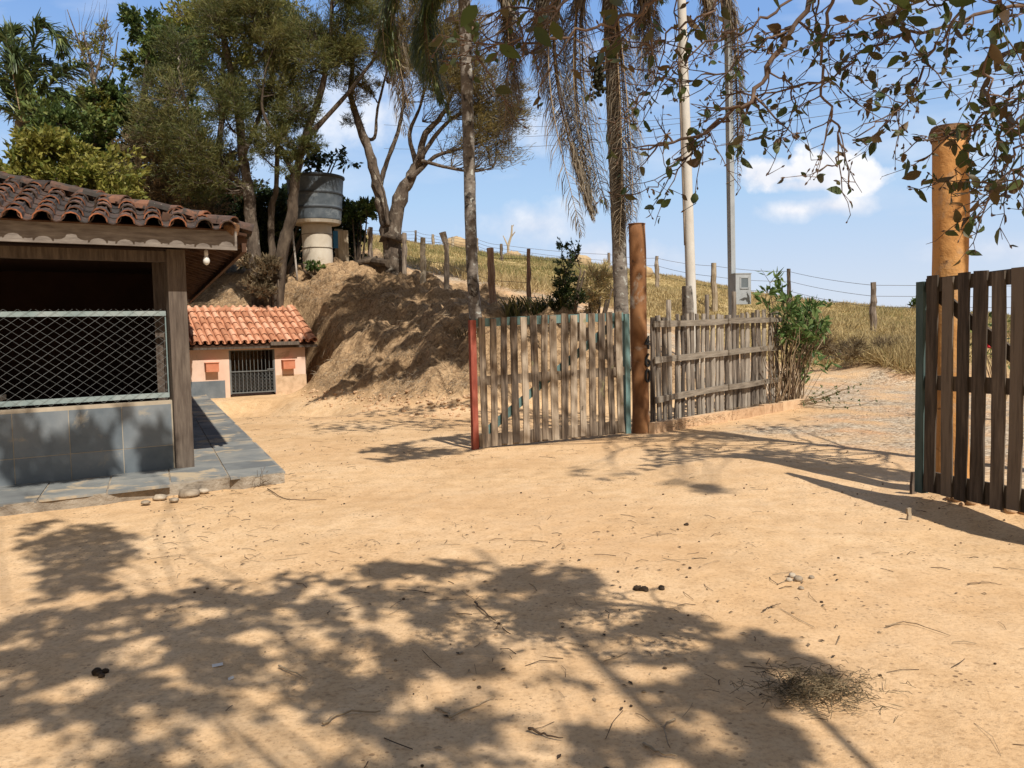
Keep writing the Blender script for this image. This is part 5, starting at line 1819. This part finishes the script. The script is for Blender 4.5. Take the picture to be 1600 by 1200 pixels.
NK = .74
NB = [  # (pixels, distances, radius)
    ([(1290, -50), (1270, -5), (1235, 45), (1203, 108), (1170, 155), (1135, 182), (1080, 218), (1000, 233)], 3.9, 3.9, .020),
    ([(1135, 182), (1090, 225), (1062, 262), (1030, 285), (1000, 298)], 3.9, 3.8, .007),
    ([(1305, -50), (1292, 40), (1286, 95), (1288, 150), (1308, 190), (1312, 240), (1280, 268)], 3.7, 3.7, .011),
    ([(1640, -10), (1495, 35), (1420, 52), (1350, 77), (1300, 120), (1200, 147), (1120, 150)], 4.3, 4.0, .012),
    ([(1540, -40), (1490, 35), (1445, 100), (1425, 150), (1402, 175), (1335, 215)], 4.0, 4.0, .010),
    ([(1575, -50), (1562, 40), (1548, 90), (1549, 160)], 3.5, 3.6, .014),
    ([(1660, 90), (1600, 125), (1560, 165), (1510, 200), (1470, 212), (1430, 217)], 4.1, 4.1, .010),
    ([(1660, 170), (1600, 220), (1570, 262), (1548, 305), (1520, 342)], 3.9, 3.9, .010),
    ([(1080, -50), (1030, -10), (990, 22), (930, 42), (850, 62), (770, 72), (745, 92)], 3.2, 3.0, .010),
    ([(1260, -40), (1200, 25), (1120, 62), (1050, 100), (990, 165)], 3.8, 3.8, .009),
    ([(1660, 20), (1560, -5), (1480, 2), (1400, 12), (1330, 30)], 3.5, 3.5, .010),
    ([(1240, 40), (1180, 70), (1130, 110), (1060, 125), (1000, 110)], 3.9, 4.1, .007),
    ([(1203, 108), (1240, 150), (1235, 190), (1215, 210)], 3.9, 3.8, .006),
    ([(1420, 52), (1440, 90), (1400, 130), (1360, 150)], 4.2, 4.1, .006),
    ([(1600, 125), (1545, 250), (1500, 270), (1445, 285)], 4.1, 4.0, .006),
    ([(1660, 240), (1600, 262), (1570, 285), (1540, 290)], 3.6, 3.6, .008),
    ([(1660, 130), (1620, 170), (1580, 200), (1550, 230)], 3.6, 3.6, .009),
    ([(900, -40), (880, 0), (850, 20), (800, 15), (750, 25)], 3.1, 2.9, .008),
    ([(1430, -40), (1400, 0), (1390, 40), (1340, 60), (1280, 55)], 3.8, 3.8, .008),
    ([(1150, -50), (1120, 10), (1060, 40), (1010, 70), (960, 60)], 3.5, 3.4, .008)]
for (pp, d0, d1, r) in NB:
    d0 *= NK; d1 *= NK; r *= NK * .78
    pts = np.array([P(px, py, d0 + (d1 - d0) * i / (len(pp) - 1)) for i, (px, py) in enumerate(pp)])
    if pp[0][1] < 0 or pp[0][0] > 1620:
        a = min(limbs_s, key=lambda q_: np.linalg.norm(q_ - pts[0]))
        lk_ = curve([a, (a + pts[0]) / 2 + UP * .15, pts[0]], 7)
        wd.tube(lk_, np.linspace(r * 1.6, r, len(lk_)), 6, .5, cap=False)
    c = curve(pts, 5 * len(pts))
    c = wob(c, .008)
    wd.tube(c, np.linspace(r, r * .35, len(c)) * (1 + .1 * rng.normal(0, 1, len(c))), 6, random.random(), rough=.05)
    Lb = np.linalg.norm(np.diff(c, axis=0), axis=1).sum()
    ntw = int(Lb * 13 / NK)
    for k in range(ntw):
        i = rng.integers(2, len(c) - 1)
        tgt = unit(c[min(i + 1, len(c) - 1)] - c[i - 1])
        d = unit(tgt * .7 + rng.normal(0, .5, 3) + np.array([-.1, 0, -.12]))
        ln = rng.uniform(.10, .34) * NK
        e = c[i] + d * ln
        tw = limb(wd, c[i], e, r * .28 + .0008, .0010, .12, 6, 4, up=.25)
        # knobbly side spurs with buds
        for j in range(4):
            q_ = tw[rng.integers(2, 6)]
            d2 = unit(d * .5 + rng.normal(0, .7, 3))
            e2 = q_ + d2 * rng.uniform(.02, .09) * NK
            wd.tube([q_, e2], [.0016, .0008], 3, cap=False)
            if rng.random() < .75:
                lumpy_ = e2
                wd.tube([e2 - d2 * .004, e2 + d2 * .003, e2 + d2 * .010], [.0014, .0034, .0009], 4, cap=False)
            if rng.random() < .42:
                near_leaves(lf, np.array([e2]), 1, .018, .034)
        if rng.random() < (.6 if project(c[i])[0] < 1400 else .95):
            nl_ = rng.integers(1, 4) if project(c[i])[0] < 1400 else rng.integers(2, 6)
            near_leaves(lf, tw[rng.integers(2, 6, nl_)], nl_, .03, .06)
# leaves that stand out large in the view
for (px, py, d, L) in [(780, 82, 2.9, .085), (835, 55, 2.9, .09), (864, 45, 2.9, .09), (820, 60, 3.0, .06), (745, 20, 2.8, .09), (952, 15, 3.1, .11), (965, 42, 3.2, .09), (968, 70, 3.3, .075),
                       (1062, 262, 3.8, .075), (1045, 190, 3.8, .075), (1073, 36, 3.5, .085), (1215, 10, 3.3, .10), (1345, 20, 3.3, .12), (1390, 10, 3.4, .12), (1450, 48, 3.6, .085), (1510, 30, 3.3, .12),
                       (1535, 60, 3.3, .11), (1548, 80, 3.3, .10), (1575, 45, 3.3, .11), (1420, 160, 4, .08), (1378, 145, 4, .07), (1227, 178, 3.8, .075), (1243, 172, 3.8, .07), (1406, 98, 4, .075), (1418, 260, 4, .09),
                       (1440, 280, 4, .09), (1500, 275, 4, .1), (1555, 230, 3.8, .1), (1590, 215, 3.7, .1), (1540, 190, 4, .09), (1530, 160, 4, .08), (1565, 110, 4, .09), (1555, 125, 4, .09), (1570, 290, 3.7, .11),
                       (1525, 285, 3.8, .11), (1545, 60, 3.3, .1), (1585, 80, 3.6, .09), (1450, 10, 3.4, .1), (1270, 15, 3.5, .1), (1395, 30, 3.5, .09), (1160, 190, 3.9, .07), (1030, 130, 3.8, .06), (1480, 5, 3.3, .11), (1600, 250, 3.7, .1), (1590, 160, 3.8, .1)]:
    near_leaves(lf, np.array([P(px, py - 12, d * NK)]), 1, L * .95 * NK, L * 1.05 * NK)


def rnd_in(poly, n):
    poly = np.array(poly, float); lo, hi = poly.min(0), poly.max(0); out = []
    while len(out) < n:
        p = rng.uniform(lo, hi)
        if inside(p, poly):
            out.append(p)
    return np.array(out)


def off_frame(p):
    x, y, dep = project(p)
    return dep < .25 or x < -60 or x > 1660 or y < -45 or y > 1250


def shade_leaves(acc, pts, k0, k1, L, W, limit=13.0):
    """foliage on the sun side of given ground points, out of the photograph's view"""
    C = []
    for p in pts:
        k = rng.uniform(k0, k1)
        ok = False
        while k < limit:
            q = p + SUN / SUN[2] * k
            if off_frame(q):
                ok = True; break
            k += .35
        if ok:
            C.append(q)
    C = np.array(C)
    d = unit(rng.normal(0, .6, C.shape) + np.array([0, 0, -.35]))
    # blades roughly flat to the light
    s = unit(np.cross(d, rand_dirs(len(C)) * .6 + SUN))
    acc.leaves(C, d, s, L * rng.uniform(.7, 1.25, len(C)), W * rng.uniform(.7, 1.25, len(C)), fold=.1)
    return C


def gxy(px, py):
    r = ray(px, py); t = -1.6 / r[2]
    return (EYE + r * t)[:2]


FG = [gxy(*p_) for p_ in [(0, 965), (110, 940), (330, 900), (400, 905), (560, 885), (700, 870), (880, 880), (990, 935), (1110, 965), (1240, 1005), (1310, 1060), (1360, 1130), (1390, 1240)]]
FG += [np.array([1.5, 1.0]), np.array([-3.2, 1.0]), np.array([-3.8, 3.2])]
cand = rnd_in(FG, 46000)
shift = np.column_stack([fbm(cand[:, 0] * 2.2, cand[:, 1] * 2.2, 55, 4) - .5, fbm(cand[:, 0] * 2.2, cand[:, 1] * 2.2, 56, 4) - .5]) * 1.5
ok_ = np.array([inside(q_, np.array(FG)) for q_ in cand + shift])
cand = cand[ok_]
keep = np.ones(len(cand), bool)
for k in range(300):                              # gaps between the leaf sprays, where round dapples of sun fall through
    hc = cand[rng.integers(0, len(cand))] + rng.normal(0, .1, 2)
    hr_ = rng.uniform(.07, .17) * (1.35 if fbm(hc[:1] * 1.3, hc[1:] * 1.3, 58, 3)[0] > .54 else .8)
    el_ = rng.uniform(.6, 1.5)
    keep &= (np.hypot((cand[:, 0] - hc[0]) * el_, cand[:, 1] - hc[1]) > hr_) | (rng.random(len(cand)) < .05)
keep &= rng.random(len(cand)) < np.clip((fbm(cand[:, 0] * 2.6, cand[:, 1] * 2.6, 59, 4) - .22) * 3.4, .05, 1)
cand = cand[keep]
C1 = shade_leaves(cn, np.column_stack([cand, np.zeros(len(cand))]), 4.6, 7.6, .11, .06)
# shadow clump near the house front, and on its slate wall
S1 = [gxy(*p_) for p_ in [(55, 815), (130, 808), (190, 830), (215, 860), (195, 925), (130, 915), (70, 940), (60, 880), (20, 850)]]
cand = rnd_in(S1, 1100); dens = fbm(cand[:, 0] * 3, cand[:, 1] * 1.2, 61, 3)
cand = cand[dens > .40]
C2 = shade_leaves(cn, np.column_stack([cand, np.zeros(len(cand))]), 6, 8, .14, .07)
wallp = []
for k in range(2600):
    a = rng.uniform(-3.0, -.1); z = rng.uniform(.0, .9)
    if fbm(a * 3.2, z * 1.1, 71, 3) > .47:
        wallp.append(hp(a, -.08, z))
C3 = shade_leaves(cn, np.array(wallp), 6, 8, .13, .06)
# limbs through the canopy
for cl_, n_ in ((C1, 34), (C2, 4), (C3, 5)):
    sel = cl_[rng.choice(len(cl_), n_, replace=False)]
    for e in sel:
        a = attach(high_l, e)
        m_ = (a + e) / 2
        if off_frame(m_) and off_frame((m_ + e) / 2):
            limb(wd, a, e, .012, .004, .06, 8, 4, up=-.2)
wd.build('trunk', M['near_bark'], ot, smooth=True)
lf.build('hanging_leaves', M['l_near'], ot, smooth=True)
cn.build('canopy', M['l_canopy'], ot)

# roadside tree beyond the right edge, whose crown shades the gate and bank
rb = np.array([6.3, 7.2, 0.0]); rb[2] = Z(rb[0], rb[1])
rt = thing('roadside_tree', 'large roadside tree beyond the dark gate, its crown shading the gateway and bank', 'tree', rb)
wd, cn = MB(), MB()
tops = curve([rb - UP * .2, rb + np.array([.1, .1, 2.5]), rb + np.array([-.3, .4, 5.2]), rb + np.array([-1.2, 1.0, 7.4]), rb + np.array([-3, 1.6, 8.6])], 20)
wd.tube(tops, np.linspace(.15, .04, len(tops)), 9, .5, rough=.06)


def shade_px(poly, n, thr, sc, k0, k1, L, W, seed):
    pts = []
    for p in rnd_in(poly, n):
        h = hit(*p)
        if fbm(h[0] * sc, h[1] * sc + h[2], seed, 3) > thr:
            pts.append(h)
    return shade_leaves(cn, np.array(pts), k0, k1, L, W)


Cs = []
for (poly, n, thr, sc, k0, k1, L, W, sd) in [
        ([(575, 460), (640, 468), (735, 500), (735, 575), (690, 560), (650, 590), (600, 590), (540, 615), (475, 632), (590, 550), (575, 500)], 3400, .42, 1.3, 6, 8, .2, .11, 81),
        ([(480, 655), (560, 645), (740, 625), (745, 655), (700, 668), (590, 680), (500, 682)], 800, .40, .9, 7, 8.5, .18, .10, 82),
        ([(560, 705), (640, 690), (740, 675), (740, 705), (650, 718), (600, 722)], 700, .36, .9, 7, 8.5, .18, .10, 83),
        ([(740, 640), (900, 640), (1000, 655), (1000, 690), (880, 680), (740, 690)], 550, .44, 1.0, 7, 8.5, .18, .10, 84),
        ([(890, 725), (1000, 740), (1190, 772), (1160, 785), (1010, 765), (900, 745)], 420, .47, 1.5, 9, 11, .15, .08, 85),
        ([(1010, 690), (1120, 672), (1250, 650), (1300, 690), (1200, 715), (1100, 715), (1010, 735)], 700, .46, 1.1, 5, 6.5, .16, .09, 86),
        ([(1180, 702), (1300, 712), (1430, 740), (1430, 756), (1330, 742), (1180, 715)], 620, .30, 1.2, 4.5, 6, .16, .09, 87)]:
    Cs.append(shade_px(poly, n, thr, sc, k0, k1, L, W, sd))
for cl_ in Cs:
    if len(cl_) < 12: continue
    for e in cl_[rng.choice(len(cl_), 9, replace=False)]:
        a = attach(list(tops[8:]), e)
        if off_frame((a + e) / 2) and off_frame((a + 3 * e) / 4):
            limb(wd, a, e, .03, .008, .05, 8, 4, up=-.3)
wd.build('trunk', M['bark_dark'], rt, smooth=True)
cn.build('crown', M['l_canopy'], rt)

# ------------------------------------------------------------------ dry pasture
def grass_field():
    m = MB()
    n = 150000
    x = rng.uniform(-16, 24, n); y = rng.uniform(18, 52, n)
    rdm, g, _ = masks(x, y)
    keep = (rng.random(n) < g * g)
    dist = np.hypot(x, y)
    keep &= rng.random(n) < np.clip(26 / dist, 0, 1)
    x, y = x[keep], y[keep]
    # only where the ground can be looked at
    q = np.stack([x, y, np.full(len(x), 2.0)], -1)
    pxs, pys, dep = project(q)
    keep = (pxs > 480) & (pxs < 1680)
    x, y = x[keep], y[keep]
    z = zf(x, y) - .02
    patch = fbm(x * .45, y * .45, 91, 4)
    B = 4
    x, y, z, patch = [np.repeat(a, B) for a in (x, y, z, patch)]
    k = len(x)
    c = np.stack([x + rng.normal(0, .07, k), y + rng.normal(0, .07, k), z], -1)
    d = unit(np.stack([rng.normal(0, .42, k) - .1, rng.normal(0, .42, k), np.ones(k)], -1))
    L = (.07 + .36 * np.clip(patch - .25, 0, 1)) * rng.uniform(.5, 1.35, k)
    val = np.clip(rng.normal(.48, .16, k) - (np.repeat(fbm(x[::B] * .13, y[::B] * .2, 95, 3), B) - .5) * 1.6, 0, .99)
    m.leaves(c, d, perp(d), L, .022 + .012 * rng.random(k), val)
    return tag(m.build('dry_grass', M['l_grass'], origin=(0, 0, 0)), 'dry yellow grass covering the hillside pasture', 'grass', kind='stuff')


grass_field()
# taller brown tufts along the road cut, and bank weeds
m = MB()
for (poly, n, L) in [([(1250, 520), (1440, 540), (1440, 590), (1300, 560)], 260, .5), ([(1220, 470), (1440, 490), (1440, 530), (1240, 515)], 200, .4), ([(640, 410), (980, 470), (990, 490), (800, 455), (640, 420)], 260, .45)]:
    for p in rnd_in(poly, n):
        h = hit(*p); kk = 14
        cc = h + rng.normal(0, .08, (kk, 3)) * np.array([1, 1, .1])
        d = unit(rng.normal(0, .5, (kk, 3)) + np.array([0, -.2, .7]))
        m.leaves(cc, d, perp(d), L * rng.uniform(.5, 1.2, kk), .022, np.clip(rng.normal(.35, .2, kk), 0, .99))
tag(m.build('tussock_grass', M['l_grass'], origin=(0, 0, 0)), 'taller dry tussocks along the road edge', 'grass', kind='stuff')

m = MB()
for (poly, n) in [([(480, 520), (560, 440), (735, 490), (735, 610), (640, 625), (560, 625), (500, 600)], 420), ([(400, 440), (560, 425), (640, 450), (560, 480), (430, 470)], 200), ([(290, 470), (390, 430), (430, 470), (350, 478)], 120)]:
    for p in rnd_in(poly, n):
        h = hit(*p); kk = 9
        cc = h + rng.normal(0, .10, (kk, 3)) * np.array([1, 1, .15]) + UP * .02
        d = unit(rng.normal(0, .5, (kk, 3)) + np.array([-.3, -.7, -.15]))
        m.leaves(cc, d, perp(d), rng.uniform(.08, .28, kk), .010, np.clip(rng.normal(.55, .28, kk), 0, .99))
tag(m.build('bank_roots', M['l_dead'], origin=(0, 0, 0)), 'dry root fibres and straw hanging on the earth bank', 'dry straw', kind='stuff')

m = MB()
for p in rnd_in([(470, 600), (560, 615), (735, 615), (735, 655), (640, 655), (560, 642), (470, 632)], 260):
    h = hit(*p); r_ = random.uniform(.012, .06) * random.uniform(.5, 1)
    lumpy(m, h + UP * r_ * .3, r_, .7)
tag(m.build('rubble', M['clod'], origin=(0, 0, 0)), 'crumbled earth fallen along the foot of the bank', 'rubble', kind='stuff')

# ------------------------------------------------------------------ yard litter
def litter():
    m = MB()
    n = 13000
    x = rng.uniform(-9, 8, n); y = 2.4 + 19 * rng.random(n) ** 1.6
    patch = fbm(x * .8, y * .8, 101, 3)
    keep = (rng.random(n) < np.clip((patch - .3) * 2.4, .05, 1)) & (x > -3.9 - (y - 9) * .42) 
    x, y = x[keep], y[keep]; z = zf(x, y) + .004
    for i in range(len(x)):
        p_ = np.array([x[i], y[i], z[i]])
        a = random.uniform(0, 6.3); o = np.array([math.cos(a), math.sin(a), 0]); sd = np.array([-o[1], o[0], 0])
        t_ = random.random()
        if t_ < .45:
            L = random.uniform(.012, .085) if random.random() < .93 else random.uniform(.08, .16)
            m.tube([p_ - o * L, p_ + sd * random.uniform(-.25, .25) * L + UP * random.uniform(.001, .012), p_ + o * L], random.uniform(.0010, .0026), 3, cap=False)
        elif t_ < .8:
            L = random.uniform(.007, .024)
            m.add([p_ - o * L, p_ + sd * L * .4 + UP * .006, p_ + o * L + UP * .003, p_ - sd * L * .4 + UP * .004], [(0, 1, 2, 3)])
        else:
            lumpy(m, p_, random.uniform(.004, .011), .7)
    tag(m.build('litter', M['litter'], origin=(0, 0, 0)), 'scattered twigs, leaf scraps and crumbs on the sandy yard', 'litter', kind='stuff')


litter()


def stick(label, pix, r, mat='twig', lift=.01, grp='larger sticks on the yard'):
    pts = []
    for (px, py) in pix:
        h = hit(px, py); pts.append(h + UP * (r + random.uniform(0, lift)))
    c = curve(pts, 10)
    m = MB(); m.tube(wob(c, r * .3), np.linspace(r, r * .4, len(c)) * .7, 5, random.random())
    return tag(m.build('stick', M[mat], smooth=True), label, 'stick', grp)


stick('pale curved stick lying low in the dappled shade left of centre', [(505, 1138), (540, 1122), (595, 1118)], .010)
stick('forked looking pale stick in the shade at bottom centre', [(702, 1130), (740, 1112), (774, 1098)], .008)
stick('short bent stick beside the forked looking pale stick', [(680, 1113), (698, 1120), (706, 1132)], .007)
stick('dark short stick near the white paper scraps', [(436, 1050), (458, 1058), (480, 1068)], .008)
stick('dark stick slanting in the shade right of the paper scraps', [(742, 946), (756, 962), (774, 974)], .009)
stick('curved pale twig at the bottom in front of the dry grass heap', [(1055, 1130), (1038, 1148), (1047, 1172)], .007)
stick('long brown stick at the bottom edge left of the dry grass heap', [(1005, 1172), (1030, 1184), (1058, 1194)], .009)
stick('brown stick near the bottom between the dung and the left shade', [(826, 1150), (850, 1156), (880, 1162)], .009)
stick('twig lying in the sun right of the dry grass heap', [(1384, 986), (1420, 978), (1485, 996)], .006)
stick('thin straight twig on sunlit sand at the right edge', [(1512, 917), (1540, 915), (1566, 917)], .006)
stick('twig just below the small stones on the sunlit sand', [(1192, 960), (1205, 952), (1220, 950)], .006)
stick('long thin dead runner trailing from the crumbled path corner', [(418, 766), (450, 782), (510, 782)], .008)

# small heaps
def heap(name, label, cat, px, py, items, mat, group=None, spread=.05, r=(.012, .028), sq=.7):
    h = hit(px, py); m = MB()
    for k in range(items):
        o = np.array([rng.normal(0, spread), rng.normal(0, spread * .8), 0])
        rr = random.uniform(*r)
        lumpy(m, h + o + UP * rr * .5, rr, sq)
    return tag(m.build(name, M[mat], smooth=True), label, cat, group)


heap('dung_heap', 'dark dry dung lump at the edge of the dappled shade', 'dung', 1006, 925, 7, 'dung', spread=.025, r=(.016, .028))
heap('dung_heap', 'small separate dark dung lump right of the larger one', 'dung', 1031, 922, 2, 'dung', spread=.012, r=(.014, .02))
heap('dung_heap', 'dry brown lump in the shade at lower left', 'dung', 160, 1058, 4, 'dung', spread=.03, r=(.014, .026))
heap('dung_heap', 'dark lump on the sunlit sand above the twig shadows', 'dung', 1070, 821, 2, 'dung', spread=.01, r=(.014, .02))
for (px, py, r_, lab) in [(1238, 903, .024, 'dark topped pebble at the back of the stone cluster'), (1247, 910, .028, 'largest pale stone of the little cluster on the sand'),
                          (1233, 909, .02, 'leftmost small stone of the cluster on the sand'), (1268, 907, .018, 'brown stone lying right of the cluster on the sand'), (1252, 921, .017, 'flat stone lying in front of the cluster on the sand')]:
    h = hit(px, py); m = MB(); lumpy(m, h + UP * r_ * .4, r_, .75)
    tag(m.build('small_stone', M['stone'], smooth=True), lab, 'stone', 'small stones on the sunlit sand')
# dry grass heap
h = hit(1275, 1085); m = MB()
for k in range(620):
    o = np.array([rng.normal(0, .12), rng.normal(0, .10), abs(rng.normal(0, .022)) + .004])
    a = rng.uniform(0, 6.3); d = np.array([math.cos(a), math.sin(a), rng.uniform(-.05, .25)]); L = rng.uniform(.02, .09)
    p_ = h + o
    m.tube([p_ - d * L * .5, p_ + rng.normal(0, .006, 3) + UP * .006, p_ + d * L * .5], .0014, 3, random.random(), cap=False)
d = unit(rng.normal(0, 1, (260, 3)) * [1, 1, .35]); cc = h + rng.normal(0, 1, (260, 3)) * [.11, .085, .012] + UP * .02
m.leaves(cc, d, perp(d), rng.uniform(.03, .09, 260), .006, rng.random(260))
tag(m.build('dry_grass', M['l_brush']), 'flattened heap of dry grass and twigs on the lower right sand', 'grass heap', kind='stuff')
for (px, py, w_, h_, lab) in [(340, 1042, .024, .010, 'longer white paper scrap in the shade'), (361, 1062, .011, .007, 'tiny white paper scrap right of the longer one')]:
    h = hit(px, py); m = MB(); m.box(h + UP * .006, np.array([w_, .008, .002]), np.array([-.004, h_, .003]), UP * .0008)
    tag(m.build('paper_scrap', M['paper']), lab, 'paper', 'paper scraps on the yard')

# rubble under the dark gate, broken stones at the path edge
for k in range(34):
    t_ = rng.uniform(0, 1.2); x = 3.72 + .42 * t_ + rng.normal(0, .05); y = 7.25 - .62 * t_ + rng.normal(0, .05)
    r_ = rng.uniform(.02, .065)
    m = MB(); lumpy(m, np.array([x, y, Z(x, y) + r_ * .25]), r_, .7)
    tag(m.build('soil_clod', M['clod'], smooth=True), 'crumbly orange soil clod in the rubble strip below the dark gate', 'clod', 'soil clods under the dark gate')
mb_ = MB(); bpos = np.array([3.62, 7.65, Z(3.62, 7.65)])
mb_.plank(bpos - UP * .1, bpos + UP * .20 + np.array([.01, 0, 0]), .06, .03, (.3, -1, 0), .3)
tag(mb_.build('wooden_stop', M['post']), 'short wooden peg at the free end of the dark gate', 'peg')
bp_ = hit(1419, 814)
mb_ = MB(); mb_.plank(bp_ - UP * .05, bp_ + UP * .10, .035, .02, (.3, -1, 0), .3)
tag(mb_.build('wooden_stop', M['post_pale']), 'small wooden peg standing in the striped shadow of the dark gate', 'peg')
for (px, py, r_, lab) in [(296, 776, .11, 'large flat stone in the broken path edge below the corner post'), (318, 772, .06, 'pale stone right of the large flat one at the path edge'),
                          (250, 782, .07, 'brown broken stone at the path edge left of the large flat stone'), (272, 786, .05, 'small stone chip in front of the broken path edge'), (228, 790, .045, 'leftmost broken stone at the path edge')]:
    h = hit(px, py); m = MB(); lumpy(m, h + UP * .03, r_, .45)
    tag(m.build('broken_stone', M['stone'], smooth=True), lab, 'stone', 'broken stones at the path edge')
h = hit(402, 760); m = MB()
for k in range(60):
    d = unit(rng.normal(0, 1, 3) + np.array([.3, -.2, .3])); m.tube([h + rng.normal(0, .03, 3) * [1, 1, .2], h + d * rng.uniform(.05, .22) + UP * .02], .002, 3, random.random() * .6, cap=False)
tag(m.build('dry_weed', M['twig']), 'small dried weed growing from the path corner', 'weed')
# leaf litter behind the kerb
m = MB()
for k in range(900):
    q = rng.uniform(0, FL + .2); o = rng.uniform(-.05, .38)
    p_ = S0 + fd * q + fn * o; z = Z(p_[0], p_[1])
    p_ = p_ + UP * (z + .05 + rng.uniform(0, .09))
    d = rand_dirs(1)[0] * [1, 1, .3]; L = rng.uniform(.03, .16)
    m.tube([p_, p_ + d * L * .5 + UP * .01, p_ + d * L], .0026, 3, random.random(), cap=False)
tag(m.build('leaf_litter', M['litter'], origin=(0, 0, 0)), 'dry twigs and leaves heaped between kerb and paling fence', 'litter', kind='stuff')
# red flowers glimpsed through the dark gate
b = np.array([8.0, 13.9, 0]); b[2] = Z(8.0, 13.9)
fl = thing('red_flower_shrub', 'shrub with red flowers glimpsed through the gaps of the dark gate', 'shrub', b)
wd, lf, ptl = MB(), MB(), MB()
for k in range(12):
    e = b + np.array([rng.uniform(-.5, .5), rng.uniform(-.4, .4), rng.uniform(.9, 1.7)])
    limb(wd, b, e, .015, .005, .06, 7, 4)
    d = rand_dirs(16); lf.leaves(e + rng.normal(0, .12, (16, 3)), d, perp(d), .12, .05)
    if k < 6:
        d = rand_dirs(12); ptl.leaves(np.repeat(e[None], 12, 0), d, perp(d), .09, .07)
wd.build('stem', M['twig'], fl); lf.build('foliage', M['l_green'], fl); ptl.build('flowers', M['petal'], fl)

# parts keep their parent's origin: drop the bookkeeping property
for o in bpy.data.objects:
    if '_o' in o:
        if o.parent is not None:
            o.location = (0, 0, 0)
        del o['_o']
